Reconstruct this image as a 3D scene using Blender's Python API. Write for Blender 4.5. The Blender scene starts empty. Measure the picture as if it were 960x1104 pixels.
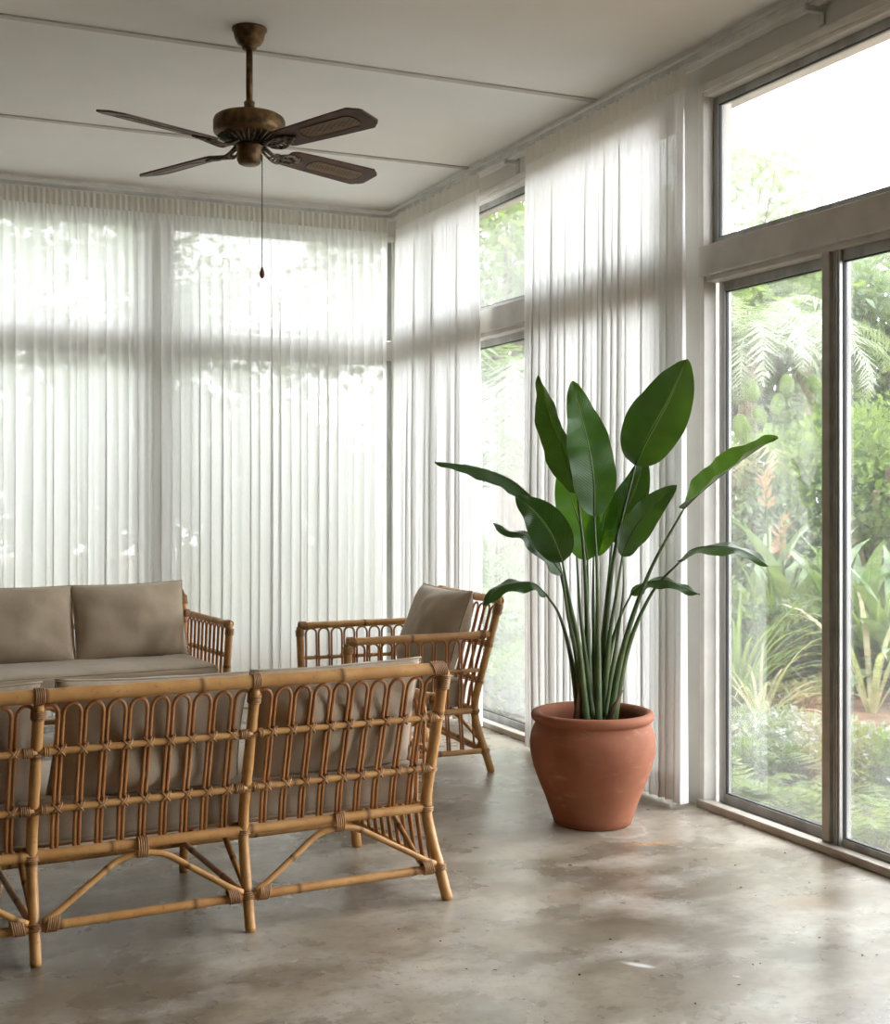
import bpy, bmesh, math, random
from math import sin, cos, pi, radians, sqrt
from mathutils import Vector, Matrix, noise
random.seed(7)
SC = bpy.context.scene
COL = SC.collection

# ------------------------------------------------------------------ constants
H = 1.25                       # eye height
YAW = radians(24.25)
F = Vector((sin(YAW), cos(YAW), 0)); R = Vector((cos(YAW), -sin(YAW), 0))
FP = 1405.0
XR, YB, ZC = 3.083, 7.61, 3.01
XL, YN = -3.6, -1.8

def at(px, py, t):
    """world point seen at that place of the photograph, t metres ahead"""
    return F * t + R * ((px - 480) / FP * t) + Vector((0, 0, H - (py - 532) / FP * t))
def gnd(px, t, z=0.0):
    p = at(px, 532, t); return Vector((p.x, p.y, z))

# ------------------------------------------------------------------ materials
def newmat(name):
    m = bpy.data.materials.new(name); m.use_nodes = True
    nt = m.node_tree; nt.nodes.clear()
    return m, nt, nt.nodes, nt.links
def lin(c):
    return tuple(((x/255)/12.92 if x/255 <= .04045 else ((x/255+.055)/1.055)**2.4) for x in c) + (1,)
def coords(N, L, scale=(1,1,1), which='Object'):
    tc = N.new('ShaderNodeTexCoord'); mp = N.new('ShaderNodeMapping')
    mp.inputs['Scale'].default_value = scale
    L.new(tc.outputs[which], mp.inputs['Vector']); return mp.outputs['Vector']
def noise_tex(N, L, vec, scale, detail=4, rough=.55):
    n = N.new('ShaderNodeTexNoise'); n.inputs['Scale'].default_value = scale
    n.inputs['Detail'].default_value = detail; n.inputs['Roughness'].default_value = rough
    L.new(vec, n.inputs['Vector']); return n.outputs['Fac']
def ramp(N, L, fac, stops):
    r = N.new('ShaderNodeValToRGB'); e = r.color_ramp.elements
    while len(e) < len(stops): e.new(.5)
    for k, (p, c) in enumerate(stops):
        e[k].position = p; e[k].color = c if len(c) == 4 else tuple(c) + (1,)
    L.new(fac, r.inputs['Fac']); return r.outputs['Color']
def mix(N, L, fac, a, b, mode='MIX'):
    m = N.new('ShaderNodeMix'); m.data_type = 'RGBA'; m.blend_type = mode
    for sock, v in ((m.inputs[0], fac), (m.inputs[6], a), (m.inputs[7], b)):
        if hasattr(v, 'is_output') or isinstance(v, bpy.types.NodeSocket): L.new(v, sock)
        else: sock.default_value = v
    return m.outputs[2]
def bump(N, L, h, strength, dist=.01):
    b = N.new('ShaderNodeBump'); b.inputs['Strength'].default_value = strength
    b.inputs['Distance'].default_value = dist
    L.new(h, b.inputs['Height']); return b.outputs['Normal']
def out(N, L, s):
    o = N.new('ShaderNodeOutputMaterial'); L.new(s, o.inputs['Surface'])
def pbsdf(N, rough=.5, metal=0, spec=.5):
    p = N.new('ShaderNodeBsdfPrincipled'); p.inputs['Roughness'].default_value = rough
    p.inputs['Metallic'].default_value = metal; p.inputs['Specular IOR Level'].default_value = spec
    return p
def mottled(name, c1, c2, scale=8, rough=.5, metal=0, bmp=.0, bscale=60, stretch=(1,1,1), spec=.5, lo=.35, hi=.65):
    m, nt, N, L = newmat(name)
    v = coords(N, L, stretch)
    f = noise_tex(N, L, v, scale, 5)
    p = pbsdf(N, rough, metal, spec)
    L.new(ramp(N, L, f, [(lo, lin(c1)), (hi, lin(c2))]), p.inputs['Base Color'])
    if bmp:
        L.new(bump(N, L, noise_tex(N, L, v, bscale, 3), bmp, .004), p.inputs['Normal'])
    out(N, L, p.outputs[0]); return m

def rattan(name, c1, c2, node):
    m, nt, N, L = newmat(name)
    v = coords(N, L)
    f = noise_tex(N, L, v, 14, 6)
    f2 = noise_tex(N, L, v, 90, 3)
    col = ramp(N, L, f, [(.3, lin(c1)), (.7, lin(c2))])
    col = mix(N, L, ramp(N, L, f2, [(.62, (0,0,0,1)), (.75, (.6,.6,.6,1))]), col, lin(node))
    a = N.new('ShaderNodeAttribute'); a.attribute_name = 'knot'
    col = mix(N, L, a.outputs['Fac'], col, lin(node))
    p = pbsdf(N, .42); L.new(col, p.inputs['Base Color'])
    L.new(bump(N, L, f2, .15, .002), p.inputs['Normal'])
    out(N, L, p.outputs[0]); return m

def curtain_mat(name, transp, col=(252,252,251), tl=.5):
    m, nt, N, L = newmat(name)
    v = coords(N, L, (1,1,1))
    weave = noise_tex(N, L, coords(N, L, (300,300,40)), 1, 2)
    dif = N.new('ShaderNodeBsdfDiffuse'); tr = N.new('ShaderNodeBsdfTranslucent'); tp = N.new('ShaderNodeBsdfTransparent')
    c = mix(N, L, weave, lin((240,240,238)), lin(col))
    L.new(c, dif.inputs['Color']); L.new(c, tr.inputs['Color'])
    a = N.new('ShaderNodeMixShader'); a.inputs[0].default_value = tl
    L.new(dif.outputs[0], a.inputs[1]); L.new(tr.outputs[0], a.inputs[2])
    b = N.new('ShaderNodeMixShader'); b.inputs[0].default_value = transp
    L.new(a.outputs[0], b.inputs[1]); L.new(tp.outputs[0], b.inputs[2])
    out(N, L, b.outputs[0]); return m

def glass_mat(name, dirt=.10, seed=0.0):
    m, nt, N, L = newmat(name)
    v = coords(N, L)
    tp = N.new('ShaderNodeBsdfTransparent'); gl = N.new('ShaderNodeBsdfGlossy'); gl.inputs['Roughness'].default_value = .02
    fr = N.new('ShaderNodeFresnel'); fr.inputs['IOR'].default_value = 1.45
    hz = N.new('ShaderNodeBsdfTranslucent'); hz.inputs['Color'].default_value = (.93,.95,.93,1)
    # mist clings to the bottom of the panes, dust elsewhere
    sx = N.new('ShaderNodeSeparateXYZ'); L.new(v, sx.inputs[0])
    mr = N.new('ShaderNodeMapRange'); mr.inputs[1].default_value = .55; mr.inputs[2].default_value = 0.0
    mr.inputs[3].default_value = 0; mr.inputs[4].default_value = .05; L.new(sx.outputs['Z'], mr.inputs[0])
    n1 = noise_tex(N, L, coords(N, L, (1,1,.45)), 3.2, 4); n2 = noise_tex(N, L, v, 160, 2)
    mu = N.new('ShaderNodeMath'); mu.operation = 'MULTIPLY'; L.new(mr.outputs[0], mu.inputs[0]); L.new(n1, mu.inputs[1])
    m2 = N.new('ShaderNodeMapRange'); m2.inputs[1].default_value = .35; m2.inputs[2].default_value = .75
    m2.inputs[3].default_value = dirt*.5; m2.inputs[4].default_value = dirt*1.6; L.new(n1, m2.inputs[0])
    m3 = N.new('ShaderNodeMapRange'); m3.inputs[1].default_value = .6; m3.inputs[2].default_value = .75
    m3.inputs[3].default_value = 0; m3.inputs[4].default_value = dirt*.8; L.new(n2, m3.inputs[0])
    ad = N.new('ShaderNodeMath'); ad.operation = 'ADD'; L.new(mu.outputs[0], ad.inputs[0]); L.new(m2.outputs[0], ad.inputs[1])
    ad2 = N.new('ShaderNodeMath'); ad2.operation = 'ADD'; ad2.use_clamp = True; L.new(ad.outputs[0], ad2.inputs[0]); L.new(m3.outputs[0], ad2.inputs[1])
    a = N.new('ShaderNodeMixShader'); L.new(ad2.outputs[0], a.inputs[0]); L.new(tp.outputs[0], a.inputs[1]); L.new(hz.outputs[0], a.inputs[2])
    b = N.new('ShaderNodeMixShader'); 
    mm = N.new('ShaderNodeMath'); mm.operation = 'MULTIPLY'; mm.inputs[1].default_value = .6; L.new(fr.outputs[0], mm.inputs[0])
    L.new(mm.outputs[0], b.inputs[0]); L.new(a.outputs[0], b.inputs[1]); L.new(gl.outputs[0], b.inputs[2])
    out(N, L, b.outputs[0]); return m

def leaf_mat(name, c1, c2, trans=.35, rough=.5, scale=6, spec=.3):
    c1 = [x*.58 for x in c1]; c2 = [x*.87 for x in c2]
    m, nt, N, L = newmat(name)
    v = coords(N, L)
    f = noise_tex(N, L, v, scale, 3)
    col = ramp(N, L, f, [(.3, lin(c1)), (.7, lin(c2))])
    p = pbsdf(N, rough, 0, spec); L.new(col, p.inputs['Base Color'])
    tr = N.new('ShaderNodeBsdfTranslucent')
    br = mix(N, L, .5, col, (.45,.62,.12,1)); L.new(br, tr.inputs['Color'])
    a = N.new('ShaderNodeMixShader'); a.inputs[0].default_value = trans
    L.new(p.outputs[0], a.inputs[1]); L.new(tr.outputs[0], a.inputs[2])
    out(N, L, a.outputs[0]); return m

def strelitzia_mat(name, c1, c2, trans):
    m, nt, N, L = newmat(name)
    uv = N.new('ShaderNodeUVMap'); uv.uv_map = 'UVMap'
    sx = N.new('ShaderNodeSeparateXYZ'); L.new(uv.outputs[0], sx.inputs[0])
    # side veins run out from the midrib, slanting to the tip
    ab = N.new('ShaderNodeMath'); ab.operation = 'ABSOLUTE'; L.new(sx.outputs['X'], ab.inputs[0])
    k = N.new('ShaderNodeMath'); k.operation = 'MULTIPLY_ADD'; L.new(ab.outputs[0], k.inputs[0]); k.inputs[1].default_value = -.16; L.new(sx.outputs['Y'], k.inputs[2])
    s = N.new('ShaderNodeMath'); s.operation = 'MULTIPLY'; L.new(k.outputs[0], s.inputs[0]); s.inputs[1].default_value = 230
    w = N.new('ShaderNodeMath'); w.operation = 'SINE'; L.new(s.outputs[0], w.inputs[0])
    mrn = N.new('ShaderNodeMapRange'); L.new(w.outputs[0], mrn.inputs[0]); mrn.inputs[1].default_value = -1; mrn.inputs[2].default_value = 1
    f = noise_tex(N, L, coords(N, L), 7, 3)
    col = ramp(N, L, f, [(.3, lin(c1)), (.7, lin(c2))])
    rib = N.new('ShaderNodeMapRange'); L.new(ab.outputs[0], rib.inputs[0]); rib.inputs[1].default_value = .03; rib.inputs[2].default_value = .07
    rib.inputs[3].default_value = 1; rib.inputs[4].default_value = 0
    col = mix(N, L, rib.outputs[0], col, lin((120,150,80)))
    p = pbsdf(N, .32, 0, .55); L.new(col, p.inputs['Base Color'])
    L.new(bump(N, L, mrn.outputs[0], .22, .003), p.inputs['Normal'])
    tr = N.new('ShaderNodeBsdfTranslucent'); L.new(mix(N, L, .45, col, (.25,.5,.03,1)), tr.inputs['Color'])
    a = N.new('ShaderNodeMixShader'); a.inputs[0].default_value = trans
    L.new(p.outputs[0], a.inputs[1]); L.new(tr.outputs[0], a.inputs[2])
    out(N, L, a.outputs[0]); return m

def floor_mat():
    m, nt, N, L = newmat('polished_concrete')
    v = coords(N, L)
    big = noise_tex(N, L, v, 1.1, 8, .62); mid = noise_tex(N, L, v, 3.0, 6, .58); fine = noise_tex(N, L, v, 26, 9, .75)
    warp = noise_tex(N, L, coords(N, L, (1,1.6,1)), 2.6, 7, .6)
    c = ramp(N, L, big, [(.28, lin((88,77,62))), (.5, lin((148,136,118))), (.68, lin((190,180,163)))])
    c = mix(N, L, ramp(N, L, mid, [(.28, (.85,.85,.85,1)), (.60, (0,0,0,1))]), c, lin((96,86,73)))
    c = mix(N, L, ramp(N, L, warp, [(.46, (0,0,0,1)), (.74, (.7,.7,.7,1))]), c, lin((206,201,191)))
    c = mix(N, L, ramp(N, L, fine, [(.50, (0,0,0,1)), (.72, (.8,.8,.8,1))]), c, lin((104,92,76)))
    # small pale chips
    vo = N.new('ShaderNodeTexVoronoi'); vo.inputs['Scale'].default_value = 5.5; L.new(mixvec(N, L, v, warp), vo.inputs['Vector'])
    chip = N.new('ShaderNodeMath'); chip.operation = 'MULTIPLY'
    a1 = ramp(N, L, vo.outputs['Distance'], [(.035, (1,1,1,1)), (.075, (0,0,0,1))]); a2 = ramp(N, L, mid, [(.5, (0,0,0,1)), (.56, (1,1,1,1))])
    L.new(a1, chip.inputs[0]); L.new(a2, chip.inputs[1])
    c = mix(N, L, chip.outputs[0], c, lin((200,196,188)))
    # rust streak and water ring by the pot, pale scuff, brown patches
    def spot(cx, cy, rx, ry, rot, soft, ring=None):
        mp = N.new('ShaderNodeMapping'); mp.vector_type = 'TEXTURE'
        mp.inputs['Location'].default_value = (cx, cy, 0); mp.inputs['Rotation'].default_value = (0, 0, rot); mp.inputs['Scale'].default_value = (rx, ry, 1)
        L.new(v, mp.inputs['Vector'])
        ad = N.new('ShaderNodeVectorMath'); ad.operation = 'ADD'; L.new(mp.outputs[0], ad.inputs[0])
        nz = N.new('ShaderNodeTexNoise'); nz.inputs['Scale'].default_value = 9; L.new(v, nz.inputs['Vector'])
        sb = N.new('ShaderNodeVectorMath'); sb.operation = 'SUBTRACT'; L.new(nz.outputs['Color'], sb.inputs[0]); sb.inputs[1].default_value = (.5,.5,.5)
        L.new(sb.outputs[0], ad.inputs[1])
        fl = N.new('ShaderNodeVectorMath'); fl.operation = 'MULTIPLY'; L.new(ad.outputs[0], fl.inputs[0]); fl.inputs[1].default_value = (1,1,0)
        ln = N.new('ShaderNodeVectorMath'); ln.operation = 'LENGTH'; L.new(fl.outputs[0], ln.inputs[0])
        if ring: return ramp(N, L, ln.outputs['Value'], [(ring-.12, (0,0,0,1)), (ring, (soft,)*3+(1,)), (ring+.1, (0,0,0,1))])
        return ramp(N, L, ln.outputs['Value'], [(.35, (soft,)*3+(1,)), (1.0, (0,0,0,1))])
    g = gnd
    a = g(706, 1.25/((909-532)/FP)); c = mix(N, L, spot(a.x, a.y, .16, .02, -.10, .85), c, lin((196,140,80)))
    a = g(672, 1.25/((897-532)/FP)); c = mix(N, L, spot(a.x, a.y, .13, .11, 0, .4, .7), c, lin((222,218,208)))
    a = g(688, 1.25/((1040-532)/FP)); c = mix(N, L, spot(a.x, a.y, .055, .018, -.9, .9), c, lin((222,222,220)))
    a = g(865, 1.25/((972-532)/FP)); c = mix(N, L, spot(a.x, a.y, .13, .09, 0, .5), c, lin((150,122,92)))
    a = g(612, 1.25/((965-532)/FP)); c = mix(N, L, spot(a.x, a.y, .15, .08, 0, .55), c, lin((138,120,98)))
    p = pbsdf(N, .3, 0, .5); L.new(c, p.inputs['Base Color'])
    rr = N.new('ShaderNodeMapRange'); L.new(mid, rr.inputs[0]); rr.inputs[1].default_value = .3; rr.inputs[2].default_value = .7
    rr.inputs[3].default_value = .18; rr.inputs[4].default_value = .42; L.new(rr.outputs[0], p.inputs['Roughness'])
    L.new(bump(N, L, fine, .06, .004), p.inputs['Normal'])
    out(N, L, p.outputs[0]); return m
def mixvec(N, L, v, fac):
    a = N.new('ShaderNodeVectorMath'); a.operation = 'MULTIPLY_ADD'
    cv = N.new('ShaderNodeCombineXYZ'); L.new(fac, cv.inputs[0]); L.new(fac, cv.inputs[1])
    L.new(cv.outputs[0], a.inputs[0]); a.inputs[1].default_value = (.6,.6,.6); L.new(v, a.inputs[2]); return a.outputs[0]

def terracotta_mat():
    m, nt, N, L = newmat('terracotta')
    v = coords(N, L)
    f = noise_tex(N, L, v, 5, 6); s = noise_tex(N, L, coords(N, L, (1,1,3)), 9, 6, .7); fi = noise_tex(N, L, v, 60, 4)
    c = ramp(N, L, f, [(.3, lin((140,84,60))), (.7, lin((164,106,80)))])
    c = mix(N, L, ramp(N, L, s, [(.58, (0,0,0,1)), (.78, (.5,.5,.5,1))]), c, lin((205,160,132)))
    p = pbsdf(N, .75, 0, .3); L.new(c, p.inputs['Base Color']); L.new(bump(N, L, fi, .12, .004), p.inputs['Normal'])
    out(N, L, p.outputs[0]); return m
def fabric_mat():
    m, nt, N, L = newmat('taupe_linen')
    v = coords(N, L)
    f = noise_tex(N, L, v, 5, 4); wv = noise_tex(N, L, coords(N, L, (1,1,1)), 420, 2); wr = noise_tex(N, L, coords(N, L, (1,1,.55)), 7, 2, .4)
    c = ramp(N, L, f, [(.3, lin((170,154,132))), (.7, lin((184,168,146)))])
    c = mix(N, L, .25, c, ramp(N, L, wv, [(.35, lin((140,124,104))), (.65, lin((194,177,154)))]))
    p = pbsdf(N, .85, 0, .25); p.inputs['Sheen Weight'].default_value = .25; L.new(c, p.inputs['Base Color'])
    b1 = N.new('ShaderNodeBump'); b1.inputs['Strength'].default_value = .35; b1.inputs['Distance'].default_value = .03; L.new(wr, b1.inputs['Height'])
    b2 = N.new('ShaderNodeBump'); b2.inputs['Strength'].default_value = .2; b2.inputs['Distance'].default_value = .002; L.new(wv, b2.inputs['Height']); L.new(b1.outputs[0], b2.inputs['Normal'])
    L.new(b2.outputs[0], p.inputs['Normal']); out(N, L, p.outputs[0]); return m
def cane_mat():
    m, nt, N, L = newmat('woven_cane')
    v = coords(N, L)
    a = N.new('ShaderNodeTexVoronoi'); a.inputs['Scale'].default_value = 70; a.inputs['Randomness'].default_value = .15; L.new(v, a.inputs['Vector'])
    c = ramp(N, L, a.outputs['Distance'], [(.2, lin((40,26,14))), (.5, lin((118,88,48)))])
    p = pbsdf(N, .6); L.new(c, p.inputs['Base Color']); out(N, L, p.outputs[0]); return m

M = {}
M['floor'] = floor_mat()
M['ceiling'] = mottled('painted_ceiling', (234,231,224), (242,239,233), 1.3, .75, lo=.3, hi=.7)
M['wall'] = mottled('painted_wall', (216,213,206), (226,223,216), 2, .6)
M['dark_wall'] = mottled('dim_wall', (92,82,70), (104,94,82), 2, .8)
M['trim'] = mottled('painted_trim', (224,221,213), (236,233,226), 9, .45, bmp=.05)
M['board'] = mottled('aged_painted_board', (198,193,185), (214,210,203), 7, .5, bmp=.05)
M['batten'] = mottled('ceiling_batten', (188,182,170), (202,197,186), 7, .6)
M['alu'] = mottled('weathered_aluminium', (150,150,146), (184,184,180), 12, .42, .35, stretch=(1,1,.2))
M['alu_light'] = mottled('silver_aluminium', (188,189,188), (212,212,210), 12, .4, .3)
M['sill'] = mottled('taupe_sill', (168,160,148), (190,182,170), 10, .5, .2)
M['gasket'] = mottled('black_gasket', (20,20,20), (34,33,32), 20, .6)
M['glass'] = glass_mat('window_glass', .020)
M['sheer'] = curtain_mat('sheer_curtain', .045, tl=.46)
M['sheer2'] = curtain_mat('sheer_curtain_dense', .04, tl=.31)
M['tape'] = curtain_mat('curtain_heading', .02, (238,232,222))
M['cane'] = rattan('rattan_pole', (180,128,72), (206,158,98), (92,60,34))
M['hoop'] = rattan('rattan_hoop', (160,104,58), (188,132,80), (84,50,28))
M['bind'] = rattan('rattan_binding', (140,98,60), (186,142,94), (96,62,38))
M['fabric'] = fabric_mat()
M['terracotta'] = terracotta_mat()
M['soil'] = mottled('potting_soil', (40,30,22), (70,54,40), 40, .95, bmp=.6, bscale=90)
M['brass'] = mottled('aged_brass', (76,57,34), (126,97,58), 30, .45, .55, bmp=.3, bscale=120)
M['brass_dark'] = mottled('tarnished_brass', (44,32,22), (126,112,92), 60, .5, .4, bmp=.5, bscale=90)
M['blade_wood'] = mottled('blade_wood', (70,46,32), (92,62,46), 14, .5, stretch=(1,1,1), spec=.25)
M['weave'] = cane_mat()
M['chain'] = mottled('chain_metal', (60,54,48), (96,88,78), 60, .4, .7)
M['knob_wood'] = mottled('red_brown_knob', (96,38,18), (128,58,30), 20, .4)
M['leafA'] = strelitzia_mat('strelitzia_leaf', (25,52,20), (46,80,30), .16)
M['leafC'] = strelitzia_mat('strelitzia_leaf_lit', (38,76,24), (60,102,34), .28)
M['leafB'] = strelitzia_mat('strelitzia_leaf_backlit', (56,104,26), (80,132,34), .45)  # as with the lit leaf, backlight put into a brighter green
M['petiole'] = mottled('petiole', (50,70,34), (80,98,48), 9, .45)
M['sheath'] = mottled('dry_sheath', (76,58,44), (116,88,68), 20, .7)
M['soil_out'] = mottled('garden_mulch', (78,60,44), (124,102,80), 6, .95, bmp=.6, bscale=40)
M['trunk'] = mottled('tree_bark', (90,78,64), (130,116,98), 8, .9)
M['fence'] = mottled('weathered_fence', (150,156,156), (178,182,180), 6, .8)
M['flower_white'] = leaf_mat('white_blooms', (236,238,232), (250,250,246), .3)
M['flower_red'] = leaf_mat('coral_blooms', (214,130,110), (226,160,140), .3)
M['g_dark'] = leaf_mat('dark_foliage', (62,86,48), (98,122,70), .35)
M['g_mid'] = leaf_mat('mid_foliage', (98,128,66), (140,164,92), .4)
M['g_lime'] = leaf_mat('lime_foliage', (134,168,70), (172,196,104), .45)
M['g_grey'] = leaf_mat('grey_green_foliage', (118,140,112), (160,178,148), .35)
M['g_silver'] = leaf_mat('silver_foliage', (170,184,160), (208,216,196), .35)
M['g_pale'] = leaf_mat('pale_sky_screen_foliage', (196,200,190), (220,222,214), .3)
M['g_straw'] = leaf_mat('straw_blades', (196,184,140), (222,212,172), .35)
M['g_agave'] = leaf_mat('fleshy_leaf', (116,142,104), (156,178,136), .2, .45)

# ------------------------------------------------------------------ mesh tools
class MB:
    def __init__(s): s.v = []; s.f = []; s.k = []; s.uv = {}
    def add(s, vs, fs, knot=None):
        o = len(s.v); s.v += [tuple(x) for x in vs]; s.f += [tuple(i + o for i in f) for f in fs]
        s.k += list(knot) if knot else [0.0] * len(vs); return o
    def box(s, a, b, rot=None):
        x0,y0,z0 = [min(p,q) for p,q in zip(a,b)]; x1,y1,z1 = [max(p,q) for p,q in zip(a,b)]
        vs = [(x0,y0,z0),(x1,y0,z0),(x1,y1,z0),(x0,y1,z0),(x0,y0,z1),(x1,y0,z1),(x1,y1,z1),(x0,y1,z1)]
        if rot: vs = [rot @ Vector(v) for v in vs]
        s.add(vs, [(0,3,2,1),(4,5,6,7),(0,1,5,4),(1,2,6,5),(2,3,7,6),(3,0,4,7)])
    def tube(s, pts, rad, seg=10, closed=False, caps=True, knots=None, flat=None):
        pts = [Vector(p) for p in pts]; n = len(pts)
        if not isinstance(rad, (list, tuple)): rad = [rad] * n
        T = []
        for i in range(n):
            if closed: d = pts[(i+1) % n] - pts[i-1]
            else: d = pts[min(i+1, n-1)] - pts[max(i-1, 0)]
            T.append(d.normalized() if d.length > 1e-9 else Vector((0,0,1)))
        up = Vector((0,0,1)) if abs(T[0].z) < .9 else Vector((0,1,0))
        u = T[0].cross(up).normalized(); vs = []; kn = []
        for i in range(n):
            u = (u - T[i] * u.dot(T[i])).normalized(); w = T[i].cross(u)
            for j in range(seg):
                a = 2 * pi * j / seg
                fy = flat if flat else 1
                vs.append(pts[i] + u * (cos(a) * rad[i]) + w * (sin(a) * rad[i] * fy))
                kn.append(knots[i] if knots else 0.0)
        fs = []
        for i in range(n if closed else n-1):
            a, b = i * seg, ((i+1) % n) * seg
            for j in range(seg):
                k = (j+1) % seg; fs.append((a+j, a+k, b+k, b+j))
        if caps and not closed:
            fs.append(tuple(range(seg))[::-1]); fs.append(tuple((n-1)*seg + j for j in range(seg)))
        s.add(vs, fs, kn)
    def lathe(s, prof, c=(0,0,0), seg=48, cap=True):
        vs = []; fs = []
        for r, z in prof:
            for j in range(seg):
                a = 2*pi*j/seg; vs.append((c[0]+r*cos(a), c[1]+r*sin(a), c[2]+z))
        for i in range(len(prof)-1):
            for j in range(seg):
                k = (j+1) % seg; fs.append((i*seg+j, i*seg+k, (i+1)*seg+k, (i+1)*seg+j))
        if cap:
            fs.append(tuple(range(seg))[::-1]); fs.append(tuple((len(prof)-1)*seg+j for j in range(seg)))
        s.add(vs, fs)
    def build(s, name, mat, parent=None, smooth=True, bevel=0, loc=None, recalc=False):
        me = bpy.data.meshes.new(name); me.from_pydata(s.v, [], s.f); me.update()
        me.materials.append(mat)
        if any(s.k):
            at_ = me.attributes.new('knot', 'FLOAT', 'POINT'); at_.data.foreach_set('value', s.k)
        if s.uv:
            ul = me.uv_layers.new(name='UVMap')
            for lp in me.loops: ul.data[lp.index].uv = s.uv.get(lp.vertex_index, (0,0))
        if recalc:
            bm = bmesh.new(); bm.from_mesh(me); bmesh.ops.recalc_face_normals(bm, faces=bm.faces); bm.to_mesh(me); bm.free()
        if smooth: me.polygons.foreach_set('use_smooth', [True] * len(me.polygons))
        o = bpy.data.objects.new(name, me); COL.objects.link(o)
        if parent: o.parent = parent
        if loc: o.location = loc
        if bevel:
            b = o.modifiers.new('bevel', 'BEVEL'); b.width = bevel; b.segments = 2; b.limit_method = 'ANGLE'
        return o

def tag(o, label=None, cat=None, group=None, kind=None):
    if label: o['label'] = label
    if cat: o['category'] = cat
    if group: o['group'] = group
    if kind: o['kind'] = kind
    return o
def empty(name, loc=(0,0,0), rz=0, kind=None):
    o = bpy.data.objects.new(name, None); COL.objects.link(o); o.location = loc; o.rotation_euler = (0,0,rz)
    o.empty_display_size = .1
    if kind: o['kind'] = kind
    return o
def catmull(P, n=8):
    P = [Vector(p) for p in P]; Q = [P[0]*2 - P[1]] + P + [P[-1]*2 - P[-2]]; r = []
    for i in range(1, len(Q)-2):
        for k in range(n):
            t = k/n; a,b,c,d = Q[i-1],Q[i],Q[i+1],Q[i+2]
            r.append(.5*((2*b) + (c-a)*t + (2*a-5*b+4*c-d)*t*t + (3*b-a-3*c+d)*t**3))
    r.append(P[-1]); return r
def resample(P, step):
    out_ = [P[0]]; acc = 0
    L_ = [0]
    for a, b in zip(P, P[1:]): L_.append(L_[-1] + (b-a).length)
    n = max(2, int(L_[-1]/step)); j = 0; res = []
    for i in range(n+1):
        d = L_[-1]*i/n
        while j < len(L_)-2 and L_[j+1] < d: j += 1
        f = (d-L_[j])/max(1e-9, L_[j+1]-L_[j]); res.append(P[j].lerp(P[j+1], min(1, max(0, f))))
    return res

def pole(mb, P, r, seg=12, node_step=.31, phase=None, smooth=True, r2=None):
    """a cane pole with the swollen dark-ringed nodes of rattan"""
    P = catmull(P, 8) if (smooth and len(P) > 2) else [Vector(p) for p in P]
    P = resample(P, .011); step = .011
    ph = random.random()*node_step if phase is None else phase
    rad = []; kn = []
    for i, p in enumerate(P):
        d = (i*step + ph) % node_step
        d = min(d, node_step-d)
        rr = r if r2 is None else r + (r2-r)*i/(len(P)-1)
        rad.append(rr*(1 + .09*math.exp(-(d/.010)**2) + .02*sin(i*.7+ph*40)))
        kn.append(.9 if d < .0058 else 0.0)
    # rounded ends
    rad[0] *= .86; rad[-1] *= .86
    mb.tube(P, rad, seg, knots=kn)

def wrap(mb, c, axis, r, turns=4, pitch=.0052, wr=.0026, flat_dir=None, stretch=1.0, slant=0.0):
    """cane binding wound round a joint: separate close turns"""
    axis = Vector(axis).normalized(); c = Vector(c)
    up = Vector((0,0,1)) if abs(axis.z) < .8 else Vector((0,1,0))
    if flat_dir is not None: up = Vector(flat_dir)
    w = axis.cross(up).normalized(); u = w.cross(axis).normalized()
    for k in range(turns):
        off = (k-(turns-1)/2)*pitch
        pts = []
        for j in range(14):
            a = 2*pi*j/14
            pts.append(c + axis*(off + slant*cos(a)*r) + u*(cos(a)*r*stretch) + w*(sin(a)*r))
        mb.tube(pts, wr, 6, closed=True)

def bind(parent, *a, **k):
    b = MB(); wrap(b, *a, **k); return b.build('binding', M['bind'], parent)

# ------------------------------------------------------------------ room shell
def boxobj(name, a, b, mat, parent=None, kind=None, bevel=0):
    mb = MB(); mb.box(a, b); o = mb.build(name, mat, parent, smooth=False, bevel=bevel)
    if kind: o['kind'] = kind
    return o

mb = MB()
nx, ny = 1, 1
mb.add([(XL-.1,YN-.1,0),(XR+.16,YN-.1,0),(XR+.16,YB+.16,0),(XL-.1,YB+.16,0),(XL-.1,YN-.1,-.12),(XR+.16,YN-.1,-.12),(XR+.16,YB+.16,-.12),(XL-.1,YB+.16,-.12)],
       [(0,1,2,3),(7,6,5,4),(4,5,1,0),(5,6,2,1),(6,7,3,2),(7,4,0,3)])
tag(mb.build('floor', M['floor'], smooth=False), kind='structure')
boxobj('ceiling', (XL-.1,YN-.1,ZC), (XR+.16,YB+.16,ZC+.12), M['ceiling'], kind='structure')
boxobj('wall_left', (XL-.12,YN-.12,0), (XL,YB+.12,ZC), M['dark_wall'], kind='structure')
boxobj('wall_near', (XL,YN-.12,0), (XR,YN,ZC), M['dark_wall'], kind='structure')

# right wall: header, piers; openings are filled by window_1 (far bay), door_1, window_2 (behind the viewer)
WT = .14
GT = 2.80          # top of glass, upper lights
OT = 2.86          # top of opening
wr_ = MB()
wr_.box((XR, YN, OT), (XR+WT, YB+WT, ZC))
wr_.box((XR, 4.335, 0), (XR+WT, 4.47, OT))
wr_.box((XR, YB-.05, 0), (XR+WT, YB+WT, OT))
wr_.box((XR, YN, 0), (XR+WT, 1.42, OT))
tag(wr_.build('wall_right', M['wall'], smooth=False), kind='structure')
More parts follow.
